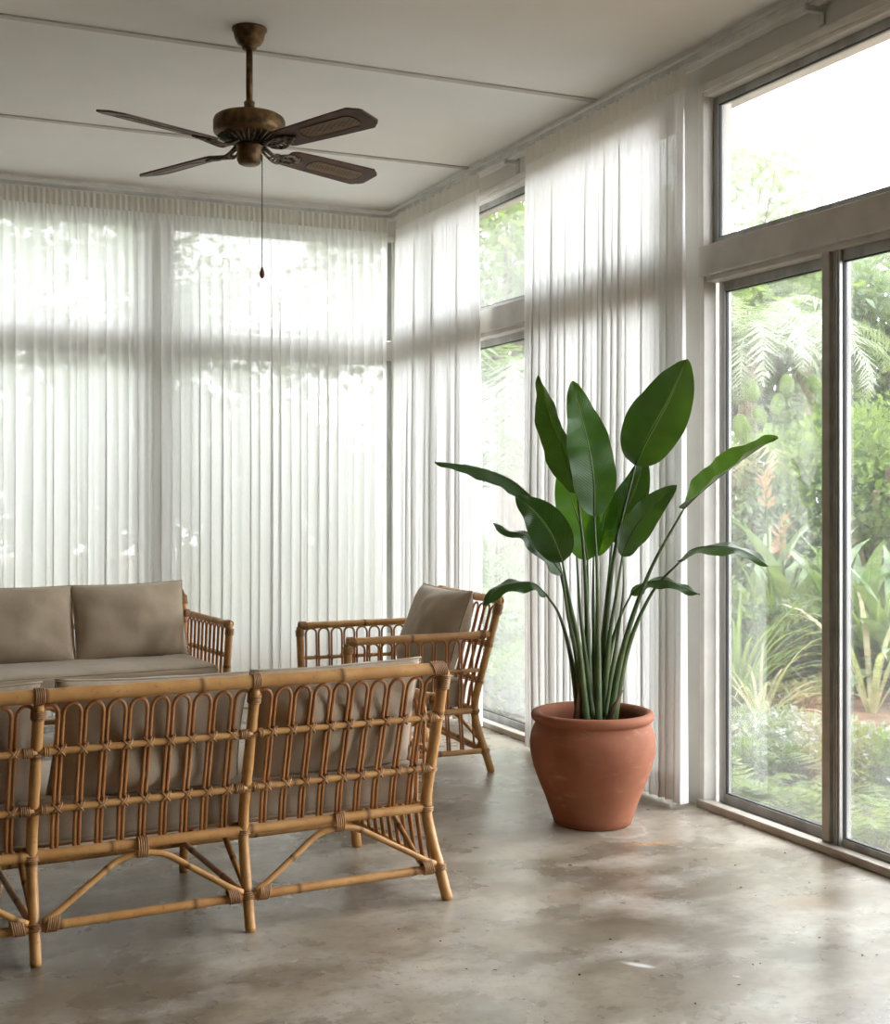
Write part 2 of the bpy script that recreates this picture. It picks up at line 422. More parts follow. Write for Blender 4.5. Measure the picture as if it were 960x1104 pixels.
# back wall
wb = MB()
wb.box((XL, YB, OT), (XR, YB+WT, ZC))
BPX = 1.585     # post centre seen through the sheers
for x0, x1 in ((XL, -.15), (BPX-.085, BPX+.085)):
    wb.box((x0, YB, 0), (x1, YB+WT, OT))
wb.box((XR-.012, YB, 0), (XR, YB+WT, OT))
tag(wb.build('wall_back', M['wall'], smooth=False), kind='structure')

m_ = MB(); m_.box((XR+WT, YN, 2.97), (XR+WT+.34, YB+WT+.3, 3.10)); m_.box((XL, YB+WT, 2.97), (XR+WT+.34, YB+WT+.34, 3.10))
tag(m_.build('trim_11', M['wall'], smooth=False), kind='structure')
# cornice and ceiling battens
def cornice(name, a, b, inward):
    mb = MB(); a = Vector(a); b = Vector(b); n = Vector(inward)
    prof = [(0,0),(0,-.05),(.012,-.05),(.016,-.032),(.034,-.026),(.038,-.012),(.075,-.010),(.078,0)]
    vs = []
    for p in (a, b):
        for d, z in prof: vs.append(p + n*d + Vector((0,0,z)))
    k = len(prof); fs = [(i, (i+1)%k, k+(i+1)%k, k+i) for i in range(k)] + [tuple(range(k))[::-1], tuple(range(k, 2*k))]
    mb.add(vs, fs); tag(mb.build(name, M['trim'], smooth=False, recalc=True), kind='structure')
cornice('trim_1', (XR, YN, ZC), (XR, YB, ZC), (-1,0,0))
cornice('trim_2', (XL, YB, ZC), (XR, YB, ZC), (0,-1,0))
for k, y in enumerate((6.37, 5.04, 3.71, 2.38, 1.05, -.28)):
    boxobj('trim_%d' % (3+k), (XL, y-.018, ZC-.007), (XR-.075, y+.018, ZC+.001), M['batten'], kind='structure')
boxobj('trim_9', (-1.2-.018, YN, ZC-.006), (-1.2+.018, YB-.075, ZC+.001), M['batten'], kind='structure')

# ---- glazing helpers: frame in the y direction (right wall)
def pane_frame(parent, y0, y1, z0, z1, x, st=.03, dx=.03, gx=None, mat='alu', names=('stile','rail')):
    """rectangular metal frame with a gasket line and one sheet of glass; y0<y1"""
    for (a, b) in ((y0, y0+st), (y1-st, y1)):
        m_ = MB(); m_.box((x, a, z0), (x+dx, b, z1)); m_.build(names[0], M[mat], parent, smooth=False, bevel=.002)
    for (a, b) in ((z0, z0+st), (z1-st, z1)):
        m_ = MB(); m_.box((x+.001, y0+st, a), (x+dx-.001, y1-st, b)); m_.build(names[1], M[mat], parent, smooth=False, bevel=.002)
    g = .004; m_ = MB(); xg = x+dx*.3
    for (a, b, c, d) in ((y0+st, y0+st+g, z0+st, z1-st), (y1-st-g, y1-st, z0+st, z1-st), (y0+st, y1-st, z0+st, z0+st+g), (y0+st, y1-st, z1-st-g, z1-st)):
        m_.box((xg-.004, a, c), (xg+.008, b, d))
    m_.build('gasket', M['gasket'], parent, smooth=False)
    m_ = MB(); m_.box((x+dx*.5, y0+st, z0+st), (x+dx*.5+.004, y1-st, z1-st)); m_.build('pane', M['glass'], parent, smooth=False)
def pane_frame_x(parent, x0, x1, z0, z1, y, st=.03, dx=.03, mat='alu'):
    for (a, b) in ((x0, x0+st), (x1-st, x1)):
        m_ = MB(); m_.box((a, y, z0), (b, y+dx, z1)); m_.build('stile', M[mat], parent, smooth=False)
    for (a, b) in ((z0, z0+st), (z1-st, z1)):
        m_ = MB(); m_.box((x0+st, y+.001, a), (x1-st, y+dx-.001, b)); m_.build('rail', M[mat], parent, smooth=False)
    m_ = MB(); m_.box((x0+st, y+dx*.5, z0+st), (x1-st, y+dx*.5+.004, z1-st)); m_.build('pane', M['glass'], parent, smooth=False)

TB, TT = 2.115, 2.235      # transom board
def bay_right(idx, y0, y1, splits, kind='window'):
    root = empty('%s_%d' % (kind, idx), (0,0,0), kind='structure')
    # transom board, proud of the frames
    m_ = MB(); m_.box((XR-.022, y0-.02, TB), (XR+.11, y1+.02, TT)); m_.build('transom', M['board'], root, smooth=False, bevel=.004)
    # moulding round the upper light
    m_ = MB(); m_.box((XR-.014, y0-.035, OT-.012), (XR+.04, y1+.035, OT+.018)); m_.box((XR-.008, y0, OT-.03), (XR+.06, y1, OT-.012))
    m_.box((XR-.014, y0-.035, TT), (XR+.04, y0, OT-.012)); m_.box((XR-.014, y1, TT), (XR+.04, y1+.035, OT-.012))
    m_.build('moulding', M['trim'], root, smooth=False, bevel=.003)
    # lower jamb lining
    m_ = MB(); m_.box((XR-.010, y1, 0), (XR+.05, y1+.028, TB)); m_.box((XR-.010, y0-.028, 0), (XR+.05, y0, TB)); m_.build('jamb_lining', M['trim'], root, smooth=False, bevel=.003)
    m_ = MB(); m_.box((XR+.0, y0, TB-.022), (XR+.09, y1, TB)); m_.build('head_rail', M['board'], root, smooth=False, bevel=.002)
    # stepped sill
    m_ = MB(); m_.box((XR-.028, y0-.025, 0), (XR+.02, y1+.025, .030)); m_.build('sill', M['sill'], root, smooth=False, bevel=.003)
    m_ = MB(); m_.box((XR+.02, y0, 0), (XR+.13, y1, .016)); m_.build('track', M['alu'], root, smooth=False)
    for i, (a, b) in enumerate(zip(splits, splits[1:])):
        fr = (i % 2 == 0)
        x = XR+.022 if fr else XR+.062
        pane_frame(root, a - (.0 if fr else .0), b, .016, TB-.022, x, .038, .034)
    us = [splits[0]] + [s for k, s in enumerate(splits[1:-1]) if k % 2 == 1] + [splits[-1]]
    for a, b in zip(us, us[1:]):
        pane_frame(root, a, b, TT, OT-.03, XR+.035, .032, .03)
    return root

d1 = bay_right(1, 1.45, 4.31, [1.45, 2.16, 2.88, 3.585, 4.31], 'door')
for y in (3.588,):
    m_ = MB(); m_.box((XR+.0, y, .03), (XR+.024, y+.038, TB-.022)); m_.build('mullion', M['sill'], d1, smooth=False, bevel=.003)
m_ = MB()
for k in range(3): m_.box((XR+.012, 3.547+k*.013, .03), (XR+.024, 3.553+k*.013, TB-.022))
m_.build('ribbed_stile', M['alu_light'], d1, smooth=False)
bay_right(1, 4.50, 7.53, [4.50, 5.62, 6.86, 7.53])
def bay_back(idx, x0, x1, splits):
    root = empty('window_%d' % idx, (0,0,0), kind='structure')
    m_ = MB(); m_.box((x0, YB+.028, TB-.03), (x1, YB+.11, TT-.03)); m_.build('transom', M['board'], root, smooth=False, bevel=.004)
    m_ = MB(); m_.box((x0-.0, YB-.012, OT-.03), (x1+.0, YB+.04, OT)); m_.build('moulding', M['trim'], root, smooth=False)
    m_ = MB(); m_.box((x0, YB-.02, 0), (x1, YB+.12, .030)); m_.build('sill', M['sill'], root, smooth=False)
    m_ = MB(); m_.box((x0, YB+.02, .33), (x1, YB+.07, .37)); m_.build('lower_rail', M['board'], root, smooth=False)
    pane_frame_x(root, x0, x1, .37, TB-.03, YB+.03); pane_frame_x(root, x0, x1, .03, .33, YB+.03)
    pane_frame_x(root, x0, x1, TT-.02, OT-.03, YB+.035)
bay_back(2, BPX+.085, XR-.012, None)
bay_back(3, -.15, BPX-.085, None)

# ------------------------------------------------------------------ curtains
def curtain(name, label, a, b, normal, seed, folds, amp=.035, mat='sheer', top=2.942, bottom=.012, dens=None, flare=(0,0)):
    """gathered sheer hung from a to b (plan points); normal points into the room"""
    rnd = random.Random(seed)
    a = Vector((a[0], a[1], 0)); b = Vector((b[0], b[1], 0)); n = Vector((normal[0], normal[1], 0)); d = (b-a)
    L_ = d.length; e = d.normalized()
    root = empty(name, (a+b)/2)
    off = (a+b)/2
    comps = [(rnd.uniform(.7,1.3)*folds/L_*2*pi, rnd.uniform(0,6.28), rnd.uniform(.5,1)) for _ in range(3)]
    comps += [(rnd.uniform(1.8,2.6)*folds/L_*2*pi, rnd.uniform(0,6.28), rnd.uniform(.25,.45)) for _ in range(2)]
    tot = sum(c[2] for c in comps)*.62
    def wave(x, z):
        h = (top-z)/(top-bottom)
        A = amp*(.28 + .72*min(1, h*1.8)**.8)
        s = 0
        for k, (w, p, q) in enumerate(comps): s += q*sin(w*x + p + .55*h*sin(3*h+k+p))
        return A*s/tot*1.1
    def slide(x, z):
        # cloth folds back over itself: sideways travel of the same waves
        h = (top-z)/(top-bottom)
        A = amp*(.28 + .72*min(1, h*1.8)**.8); s = 0
        for k, (w, p, q) in enumerate(comps): s += q*cos(w*x + p + .55*h*sin(3*h+k+p))
        return A*s/tot*.56*min(1, 6*x/L_, 6*(L_-x)/L_)
    TH = .085
    nx = max(12, int(L_/.006)); zs = [top-TH] + [top-TH-.03*k for k in range(1, 5)] + [bottom + (top-TH-.15-bottom)*(1-k/26) for k in range(27)]
    vs = []; fs = []
    for z in zs:
        h = (top-z)/(top-bottom)
        for i in range(nx+1):
            x = L_*i/nx
            mx = x + .006*sin(40*x+seed) * 1
            ex = flare[0]*(1-i/nx)*h + flare[1]*(i/nx)*h
            w = wave(x, z)
            g = max(0, 1-(top-TH-z)/.10)
            w = w*(1-g) + g*.0045*sin(x*2*pi/.026+seed)
            mx = mx + slide(x, z)*(1-g)
            zz = z
            if z <= bottom+1e-4: zz = bottom + .012*(.5+.5*sin(x*11+seed))
            vs.append(a - off + e*(mx+ex) + n*(w) + Vector((0,0,zz)))
    W_ = nx+1
    for r_ in range(len(zs)-1):
        for i in range(nx): fs.append((r_*W_+i, r_*W_+i+1, (r_+1)*W_+i+1, (r_+1)*W_+i))
    m_ = MB(); m_.add(vs, fs); m_.build('fabric', M[mat], root)
    # hem: second layer at the foot
    m_ = MB()
    rows = [i for i, z in enumerate(zs) if z < .16]
    if len(rows) > 1:
        vv = []; ff = []
        for r_ in rows:
            for i in range(nx+1): vv.append(Vector(vs[r_*W_+i]) + n*.0015)
        for q in range(len(rows)-1):
            for i in range(nx): ff.append((q*W_+i, q*W_+i+1, (q+1)*W_+i+1, (q+1)*W_+i))
        m_.add(vv, ff); m_.build('hem', M[mat], root)
    # gathered heading tape
    m_ = MB(); vv = []; ff = []; nx2 = max(20, int(L_/.0035)); hz = [top, top-.006, top-.03, top-.06, top-.08, top-TH]
    ph = [rnd.uniform(0, 6.28) for _ in range(4)]
    for z in hz:
        for i in range(nx2+1):
            x = L_*i/nx2
            A = .009 if z < top-.003 else .006
            w = A*sin(x*2*pi/.034+seed + 1.2*sin(x*9+ph[0])) + .004*sin(x*2*pi/.11+ph[1]) + .002*sin(x*2*pi/.0137+ph[2])
            vv.append(a - off + e*x + n*w + Vector((0,0,z + .003*sin(x*2*pi/.05+ph[3])*(z > top-.01))))
    W2 = nx2+1
    for r_ in range(len(hz)-1):
        for i in range(nx2): ff.append((r_*W2+i, r_*W2+i+1, (r_+1)*W2+i+1, (r_+1)*W2+i))
    m_.add(vv, ff); m_.build('heading_tape', M['tape'], root)
    tag(root, label, 'curtain', 'white sheer curtains along the windows'); return root

CX = XR-.100; CY = YB-.125
curtain('sheer_curtain', 'long white sheer curtain on the back wall between its dark post and the room corner', (1.53, CY), (2.985, CY), (0,-1), 11, 25, .027)
curtain('sheer_curtain', 'white sheer curtain on the back wall left of the dark post, behind the far sofa', (-.1, CY+.005), (1.545, CY+.012), (0,-1), 5, 23, .030)
curtain('sheer_curtain', 'white sheer curtain on the right wall nearest the room corner, behind the armchair', (CX, 7.35), (CX, 6.185), (-1,0), 23, 18, .026, mat='sheer2')
curtain('sheer_curtain', 'full white sheer curtain behind the potted plant, beside the sliding door', (CX, 5.66), (CX, 4.31), (-1,0), 37, 21, .027, mat='sheer2', flare=(0, .01))

def track(name, label, y0, y1, brackets):
    root = empty(name, (XR-.075, (y0+y1)/2, 0)); oy = (y0+y1)/2
    m_ = MB(); m_.box((-.012, y0-oy, 2.955), (.012, y1-oy, 2.972)); m_.box((-.014, y0-oy, 2.951), (-.010, y1-oy, 2.976)); m_.build('rail', M['alu_light'], root, smooth=False)
    for y in brackets:
        m_ = MB(); m_.box((.012, y-oy-.012, 2.93), (.075, y-oy+.012, 2.95)); m_.box((.067, y-oy-.016, 2.89), (.075, y-oy+.016, 2.972))
        m_.box((-.005, y-oy-.006, 2.93), (.012, y-oy+.006, 2.958))
        m_.build('bracket', M['alu_light'], root, smooth=False)
    tag(root, label, 'curtain track')
track('curtain_track', 'slim pale metal curtain track along the top of the right wall', -1.3, 7.5, (1.0, 2.3, 3.62, 5.1, 5.93, 7.0))
m_ = MB(); m_.box((-3.2, -.010, 2.957), (3.03, .010, 2.972)); o = m_.build('curtain_track', M['alu_light'], smooth=False, loc=(0, YB-.095, 0))
tag(o, 'slim metal curtain track above the sheers on the back wall', 'curtain track')

# ------------------------------------------------------------------ rattan seating
def bprof(z):
    """depth of the back frame at height z (t axis, + is to the front)"""
    P = [(0,-.064),(.10,-.038),(.22,-.005),(.28,0),(.36,-.012),(.55,-.064),(.80,-.130)]
    for (a, ta), (b, tb) in zip(P, P[1:]):
        if z <= b: return ta + (tb-ta)*(z-a)/(b-a)
    return P[-1][1]
def rattan_seat(name, W, nsec, nh, na, label, cat, loc, rz, ZR=.716):
    root = empty(name, loc, rz); tag(root, label, cat)
    hw = W/2; S = [-hw + W*i/nsec for i in range(nsec+1)]
    D = .592
    def bp(z, s, end):
        ds = 0
        if end: ds = (.042*max(0, (.25-z)/.25) + .008*max(0, (z-.28)/.45))*(1 if s > 0 else -1)
        return Vector((s+ds, bprof(z), z))
    # back posts
    for i, s in enumerate(S):
        end = i in (0, nsec); m_ = MB(); r = .0175 if end else .0155
        zt = ZR-.004 if end else ZR-.02
        pole(m_, [bp(z, s, end) for z in (0.0, .10, .20, .28, .36, .46, .58, zt)], r, 14)
        p = m_.build('back_post', M['cane'], root)
        for z in (.095, .272):
            bind(p, bp(z, s, end), bp(z+.02, s, end)-bp(z-.02, s, end), r+.0035, 4 if z < .2 else 3)
        for z in (.402, .565): bind(p, bp(z, s, end), bp(z+.02, s, end)-bp(z-.02, s, end), r+.0025, 2)
        if end: bind(p, bp(ZR-.035, s, end), bp(ZR-.02, s, end)-bp(ZR-.05, s, end), r+.0028, 9)
        else: bind(p, bp(ZR-.045, s, end), bp(ZR-.03, s, end)-bp(ZR-.06, s, end), r+.0028, 5)
    # top rail
    m_ = MB(); e0, e1 = bp(ZR, S[0], True), bp(ZR, S[-1], True)
    pole(m_, [e0 + Vector((0,0,.004)), e1 + Vector((0,0,.004))], .0190, 16, .42)
    tr_ = m_.build('top_rail', M['cane'], root)
    for s in S[1:-1]: bind(tr_, (s, bprof(ZR), ZR+.004), (1,0,0), .0215, 5)
    for e, sg in ((e0, 1), (e1, -1)):
        bind(tr_, e+Vector((-sg*-.022,0,.004)), (1,0,0), .0212, 9, slant=.35*sg)
    # section rails, hoops and arch braces
    for i in range(nsec):
        a, c = S[i], S[i+1]
        for z, r, nm in ((.568, .0092, 'back_rail'), (.405, .0092, 'back_rail'), (.276, .0145, 'seat_rail'), (.095, .0130, 'stretcher')):
            ea = bp(z, a, i == 0); eb = bp(z, c, i == nsec-1)
            off = Vector((0, -.010, 0)) if nm == 'back_rail' else Vector((0,0,0))
            m_ = MB(); pole(m_, [ea+off, eb+off], r, 12, .37)
            rl = m_.build(nm, M['cane'], root)
            if nm == 'back_rail':
                for k in range(1, nh):
                    p = ea.lerp(eb, k/nh)+off; b = MB()
                    wrap(b, p+Vector((0,.004,0)), (1,0,0), r+.0045, 2, .006, .0026, slant=.9)
                    wrap(b, p+Vector((0,.004,0)), (1,0,0), r+.0045, 1, .006, .0026, slant=-.9); b.build('binding', M['bind'], rl)
                b = MB(); wrap(b, ea+off+Vector((.024,0,0)), (1,0,0), r+.003, 3); b.build('binding', M['bind'], rl); b = MB(); wrap(b, eb+off-Vector((.024,0,0)), (1,0,0), r+.003, 5)
                b.build('binding', M['bind'], rl)
        # hoops
        for k in range(nh):
            m_ = MB(); P = []
            f0, f1 = k/nh, (k+1)/nh
            def hp(f, z):
                ea = bp(z, a, i == 0); eb = bp(z, c, i == nsec-1); q = ea.lerp(eb, f); q.y += .006; return q
            wz = ZR-.021; rr = (c-a)/nh/2 - .0062; g = .0062/(c-a)
            for z in (.288, .36, .44, .52, .60, wz-rr*1.25): P.append(hp(f0+g, z))
            arc = []
            for j in range(1, 8):
                an = pi - pi*j/8; fm = (f0+f1)/2 + cos(an)*((f1-f0)/2-g)
                arc.append(hp(fm, wz-rr*1.25+sin(an)*rr*1.25))
            Q = [hp(f1-g, z) for z in (wz-rr*1.25, .60, .52, .44, .36, .288)]
            m_.tube(P+arc+Q, .0052, 8)
            m_.build('hoop', M['hoop'], root)
        # arch brace
        mid = (a+c)/2; zs_ = .112; zt = .249
        y0_, y1_ = bprof(.10)-.012, bprof(.25)-.006
        ja = bp(.1, a, i == 0).x; jc = bp(.1, c, i == nsec-1).x
        zb_ = zs_+.014; ze_ = zt-.016; fz = lambda f: (zb_+(ze_-zb_)*f); fy = lambda f: (y0_+.003+(y1_-y0_-.003)*f)
        La = [(ja+.05+(mid-.075-ja-.05)*f, fy(f), fz(f)) for f in (0, .33, .67, 1)]; Lc = [(jc-.05+(mid+.075-jc+.05)*f, fy(f), fz(f)) for f in (1, .67, .33, 0)]
        P = [(ja+.018,y0_,zs_)] + La + [(mid-.035,y1_,zt-.003), (mid,y1_,zt), (mid+.035,y1_,zt-.003)] + Lc + [(jc-.018,y0_,zs_)]
        m_ = MB(); pole(m_, P, .0092, 10, .24); br = m_.build('arch_brace', M['cane'], root)
        for x, sg in ((ja+.045, 1), (jc-.045, -1)): bind(br, (x, y0_+.005, .104), (1,0,0), .0175, 6, .0055, .0028, stretch=1.25, slant=.25*sg)
        bind(br, (mid, y1_+.002, .266), (1,0,0), .0185, 5, .0062, .0028, stretch=1.5)
    # front: posts, seat rail, stretcher, arches under
    for sg in (-1, 1):
        s = sg*hw
        m_ = MB(); fpts = [(s+sg*.040, D+.03, 0), (s+sg*.018, D+.008, .12), (s+sg*.002, D, .27), (s+sg*.010, D+.010, .42), (s+sg*.022, D+.014, .605)]
        pole(m_, fpts, .0175, 14); p = m_.build('front_post', M['cane'], root)
        bind(p, (s+sg*.021, D+.013, .575), (sg*.1,0.05,1), .0205, 6); bind(p, (s+sg*.002, D, .272), (0,0,1), .021, 3)
        # arm rail
        za = .615; pa = Vector((s+sg*.008, bprof(.60)+.01, za)); pb = Vector((s+sg*.022, D+.020, za-.005))
        m_ = MB(); pole(m_, [pa, pa.lerp(pb,.5)+Vector((sg*.004,0,0)), pb], .0165, 14, .33); ar = m_.build('arm_rail', M['cane'], root)
        bind(ar, pb-Vector((0,.024,0)), (0,1,0), .0195, 7, slant=.3); bind(ar, pa+Vector((0,.03,0)), (0,1,0), .0190, 3)
        # side rails
        def sp(f, z):
            """point of the side frame: f from the back post (0) to the front post (1)"""
            bq = bp(z, s, True)
            k = max(0, (z-.27)/.335); lo = max(0, (.27-z)/.27)
            fq = Vector((s+sg*(.002+.020*k+.038*lo), D+.014*k+.03*lo, z))
            return bq.lerp(fq, f)
        for z, r, nm in ((.455, .0088, 'arm_mid_rail'), (.274, .0135, 'side_seat_rail'), (.095, .0125, 'side_stretcher')):
            m_ = MB(); pole(m_, [sp(0,z), sp(1,z)], r, 12, .34); rl = m_.build(nm, M['cane'], root)
            if nm == 'arm_mid_rail':
                for k in range(1, na):
                    q0, q1 = sp(0, z), sp(1, z); b = MB(); wrap(b, q0.lerp(q1, (.004+(D-.012)*k/na-q0.y)/(q1.y-q0.y)), (0,1,0), r+.0035, 2, .0055, .0021, slant=.8); b.build('binding', M['bind'], rl)
        for k in range(na):
            t0_, t1_ = .004+(D-.012)*k/na, .004+(D-.012)*(k+1)/na; rr = (t1_-t0_)/2-.0058; wz = za-.018; zb = .105
            def hpz(t, z):
                q0, q1 = sp(0, z), sp(1, z); f = (t-q0.y)/(q1.y-q0.y); q = q0.lerp(q1, f); q.x -= sg*.006; return q
            P = [hpz(t0_+.0058, z) for z in (zb, .27, .40, .50, wz-rr)]
            arc = [hpz((t0_+t1_)/2+cos(pi-pi*j/7)*rr, wz-rr+sin(pi*j/7)*rr) for j in range(1, 7)]
            Q = [hpz(t1_-.0058, z) for z in (wz-rr, .50, .40, .27, zb)]
            m_ = MB(); m_.tube(P+arc+Q, .005, 8); m_.build('arm_hoop', M['hoop'], root)
    for z, r, nm in ((.272, .0145, 'front_seat_rail'), (.095, .0125, 'front_stretcher')):
        ex = .018 if z < .2 else .004
        m_ = MB(); pole(m_, [(-hw-ex, D+(.012 if z < .2 else 0), z), (hw+ex, D+(.012 if z < .2 else 0), z)], r, 12, .4); m_.build(nm, M['cane'], root)
    # inner front legs and depth stretchers with half arches under every inner post
    for s in S[1:-1]:
        m_ = MB(); pole(m_, [(s, D+.012, 0), (s, D+.002, .14), (s, D-.002, .262)], .0155, 12); m_.build('front_leg', M['cane'], root)
    for s in S:
        if s not in (S[0], S[-1]):
            m_ = MB(); pole(m_, [(s, bprof(.1), .095), (s, D+.005, .095)], .0105, 10); m_.build('depth_stretcher', M['cane'], root)
            m_ = MB(); pole(m_, [(s, bprof(.27), .274), (s, D, .270)], .0125, 10); m_.build('cross_rail', M['cane'], root)
        si = s*(1-.03/abs(s)) if s in (S[0], S[-1]) else s
        m_ = MB(); P = [(si, bprof(.1)+.02, .112), (si, .08, .165), (si, D/2-.07, .242), (si, D/2, .252), (si, D/2+.07, .242), (si, D-.08, .165), (si, D-.02, .112)]
        pole(m_, P, .0088, 10, .23); m_.build('side_arch_brace', M['cane'], root)
    # seat slats that carry the cushion
    for t in (.09, .20, .31, .42, .53):
        m_ = MB(); m_.tube([(-hw+.008, t, .279), (hw-.008, t, .279)], .0075, 8); m_.build('seat_slat', M['hoop'], root)
    return root

O1, R1 = (.7205, 3.662, 0), radians(3.4)
O2, R2 = (.700, 6.77, 0), radians(184.3)
O3, R3 = (2.540, 5.640, 0), radians(88.2)
rattan_seat('rattan_sofa', 1.78, 3, 10, 10, 'honey rattan sofa in the foreground, seen from behind, turned away from the viewer', 'sofa', O1, R1)
rattan_seat('rattan_sofa', 1.78, 3, 10, 10, 'rattan sofa facing the viewer in front of the back wall curtains', 'sofa', O2, R2)
rattan_seat('rattan_armchair', .70, 1, 11, 9, 'rattan armchair standing sideways near the potted plant', 'armchair', O3, R3, ZR=.762)

def loc2w(O, rz, s, t, z):
    return Vector((O[0] + s*cos(rz) - t*sin(rz), O[1] + s*sin(rz) + t*cos(rz), z))

def bench_cushion(label, O, rz, W, t0, t1, z0, z1, seed, group=None, name='seat_cushion'):
    """box cushion with soft edges and piping"""
    w, d, h = W, t1-t0, z1-z0; r = .028
    def axis(Ln, m):
        half = Ln/2; ed = [half-r+r*x for x in (0, .3, .55, .75, .9, 1)]
        inner = [-(half-r) + 2*(half-r)*i/m for i in range(m+1)]
        return sorted(set([round(-x, 5) for x in ed] + [round(x, 5) for x in inner] + [round(x, 5) for x in ed]))
    ax, ay, az = axis(w, int(w/.05)), axis(d, 12), axis(h, 2)
    bm = bmesh.new(); cache = {}
    def V(x, y, z):
        k = (round(x,4), round(y,4), round(z,4))
        if k not in cache:
            c = Vector((max(-w/2+r, min(w/2-r, x)), max(-d/2+r, min(d/2-r, y)), max(-h/2+r, min(h/2-r, z))))
            o = Vector((x,y,z))-c
            if o.length > 1e-6: o = o.normalized()*r
            p = c+o
            bx = 1-(abs(x)/(w/2))**4; by = 1-(abs(y)/(d/2))**4
            p.z += (.012*max(0,bx)*max(0,by))*(1 if z > 0 else 0)
            q = Vector((p.x*3+seed, p.y*3, p.z*3)); 
            p += Vector((0,0,1))*noise.noise(q*2.2)*.006*(z > 0) + Vector((0,1,0))*noise.noise(q*2.6+Vector((5,5,5)))*.006
            cache[k] = bm.verts.new(p)
        return cache[k]
    def face(g1, g2, fn):
        for i in range(len(g1)-1):
            for j in range(len(g2)-1):
                try: bm.faces.new([fn(g1[i],g2[j]), fn(g1[i+1],g2[j]), fn(g1[i+1],g2[j+1]), fn(g1[i],g2[j+1])])
                except ValueError: pass
    for sg in (-1, 1):
        face(ax, ay, lambda x, y: V(x, y, sg*h/2)); face(ax, az, lambda x, z: V(x, sg*d/2, z)); face(ay, az, lambda y, z: V(sg*w/2, y, z))
    bmesh.ops.recalc_face_normals(bm, faces=bm.faces)
    me = bpy.data.meshes.new('cover'); bm.to_mesh(me); bm.free(); me.materials.append(M['fabric'])
    me.polygons.foreach_set('use_smooth', [True]*len(me.polygons))
    c = loc2w(O, rz, 0, (t0+t1)/2, (z0+z1)/2)
    root = empty(name, (c.x, c.y, z0), rz)
    o = bpy.data.objects.new('cover', me); COL.objects.link(o); o.parent = root; o.location = (0,0,h/2)
    m_ = MB(); k = r*.72
    for zz in (h/2-r+k, -h/2+r-k):
        P = []; a, b = w/2-r+k, d/2-r+k; rc = .03
        for (cx, cy, a0) in ((a-rc, b-rc, 0), (-a+rc, b-rc, 90), (-a+rc, -b+rc, 180), (a-rc, -b+rc, 270)):
            for q in range(7):
                an = radians(a0+q*15); P.append(Vector((cx+rc*cos(an), cy+rc*sin(an), zz)))
        P2 = []
        for p, q in zip(P, P[1:]+P[:1]):
            nn = max(1, int((q-p).length/.05))
            for i in range(nn):
                u = p.lerp(q, i/nn); s_ = Vector((u.x*3+seed, u.y*3, u.z*3)); u += Vector((0,1,0))*noise.noise(s_*2.6+Vector((5,5,5)))*.006; P2.append(u)
        m_.tube(P2, .0038, 6, closed=True)
    m_.build('piping', M['fabric'], root, loc=(0,0,h/2))
    tag(root, label, 'cushion', group); return root

def back_cushion(label, O, rz, s, t, z, W, Hh, T, lean, seed, yaw=0, roll=0, group=None, name='back_cushion'):
    """soft square cushion standing on its edge; (s,t,z) is the middle of its lower edge"""
    c = loc2w(O, rz, s, t, z); root = empty(name, c, rz)
    rot = Matrix.Rotation(yaw, 4, 'Z') @ Matrix.Rotation(lean, 4, 'X') @ Matrix.Rotation(roll, 4, 'Y')
    n = 30; vs = []; fs = []
    def P(u, v, sd):
        pin = .045; x = W/2*u*(1-pin*(1-v*v)*abs(u)**3); zz = Hh/2*v*(1-pin*(1-u*u)*abs(v)**3)
        e = (max(0, 1-abs(u)**2.6))**.5 * (max(0, 1-abs(v)**2.6))**.5
        y = sd*(T/2)*e*(1-.10*v)
        q = Vector((x*4+seed, zz*4, sd*3))
        y += sd*e*(noise.noise(q*1.3)*.03 + noise.noise(q*3.1)*.010)
        # small puckers running in from the corners
        cr = abs(u)*abs(v); y += sd*.004*sin(28*(abs(u)-abs(v))+seed)*cr**2*(1-cr)*2
        return rot @ Vector((x, y, zz+Hh/2))
    for sd in (1, -1):
        o = len(vs)
        for i in range(n+1):
            for j in range(n+1):
                a = -1+2*i/n; b = -1+2*j/n
                a = math.copysign(abs(a)**.8, a); b = math.copysign(abs(b)**.8, b)
                vs.append(P(a, b, sd))
        for i in range(n):
            for j in range(n):
                q = (o+i*(n+1)+j, o+(i+1)*(n+1)+j, o+(i+1)*(n+1)+j+1, o+i*(n+1)+j+1)
                fs.append(q if sd < 0 else q[::-1])
    m_ = MB(); m_.add(vs, fs); ob = m_.build('cover', M['fabric'], root)
    bm = bmesh.new(); bm.from_mesh(ob.data); bmesh.ops.remove_doubles(bm, verts=bm.verts, dist=.0012); bmesh.ops.recalc_face_normals(bm, faces=bm.faces); bm.to_mesh(ob.data); bm.free()
    m_ = MB(); Q = []
    for (u0,v0,u1,v1) in ((-1,-1,1,-1),(1,-1,1,1),(1,1,-1,1),(-1,1,-1,-1)):
        for k in range(14): Q.append(P(u0+(u1-u0)*k/14, v0+(v1-v0)*k/14, 0))
    m_.tube(Q, .0038, 6, closed=True); m_.build('piping', M['fabric'], root)
    tag(root, label, 'cushion', group); return root

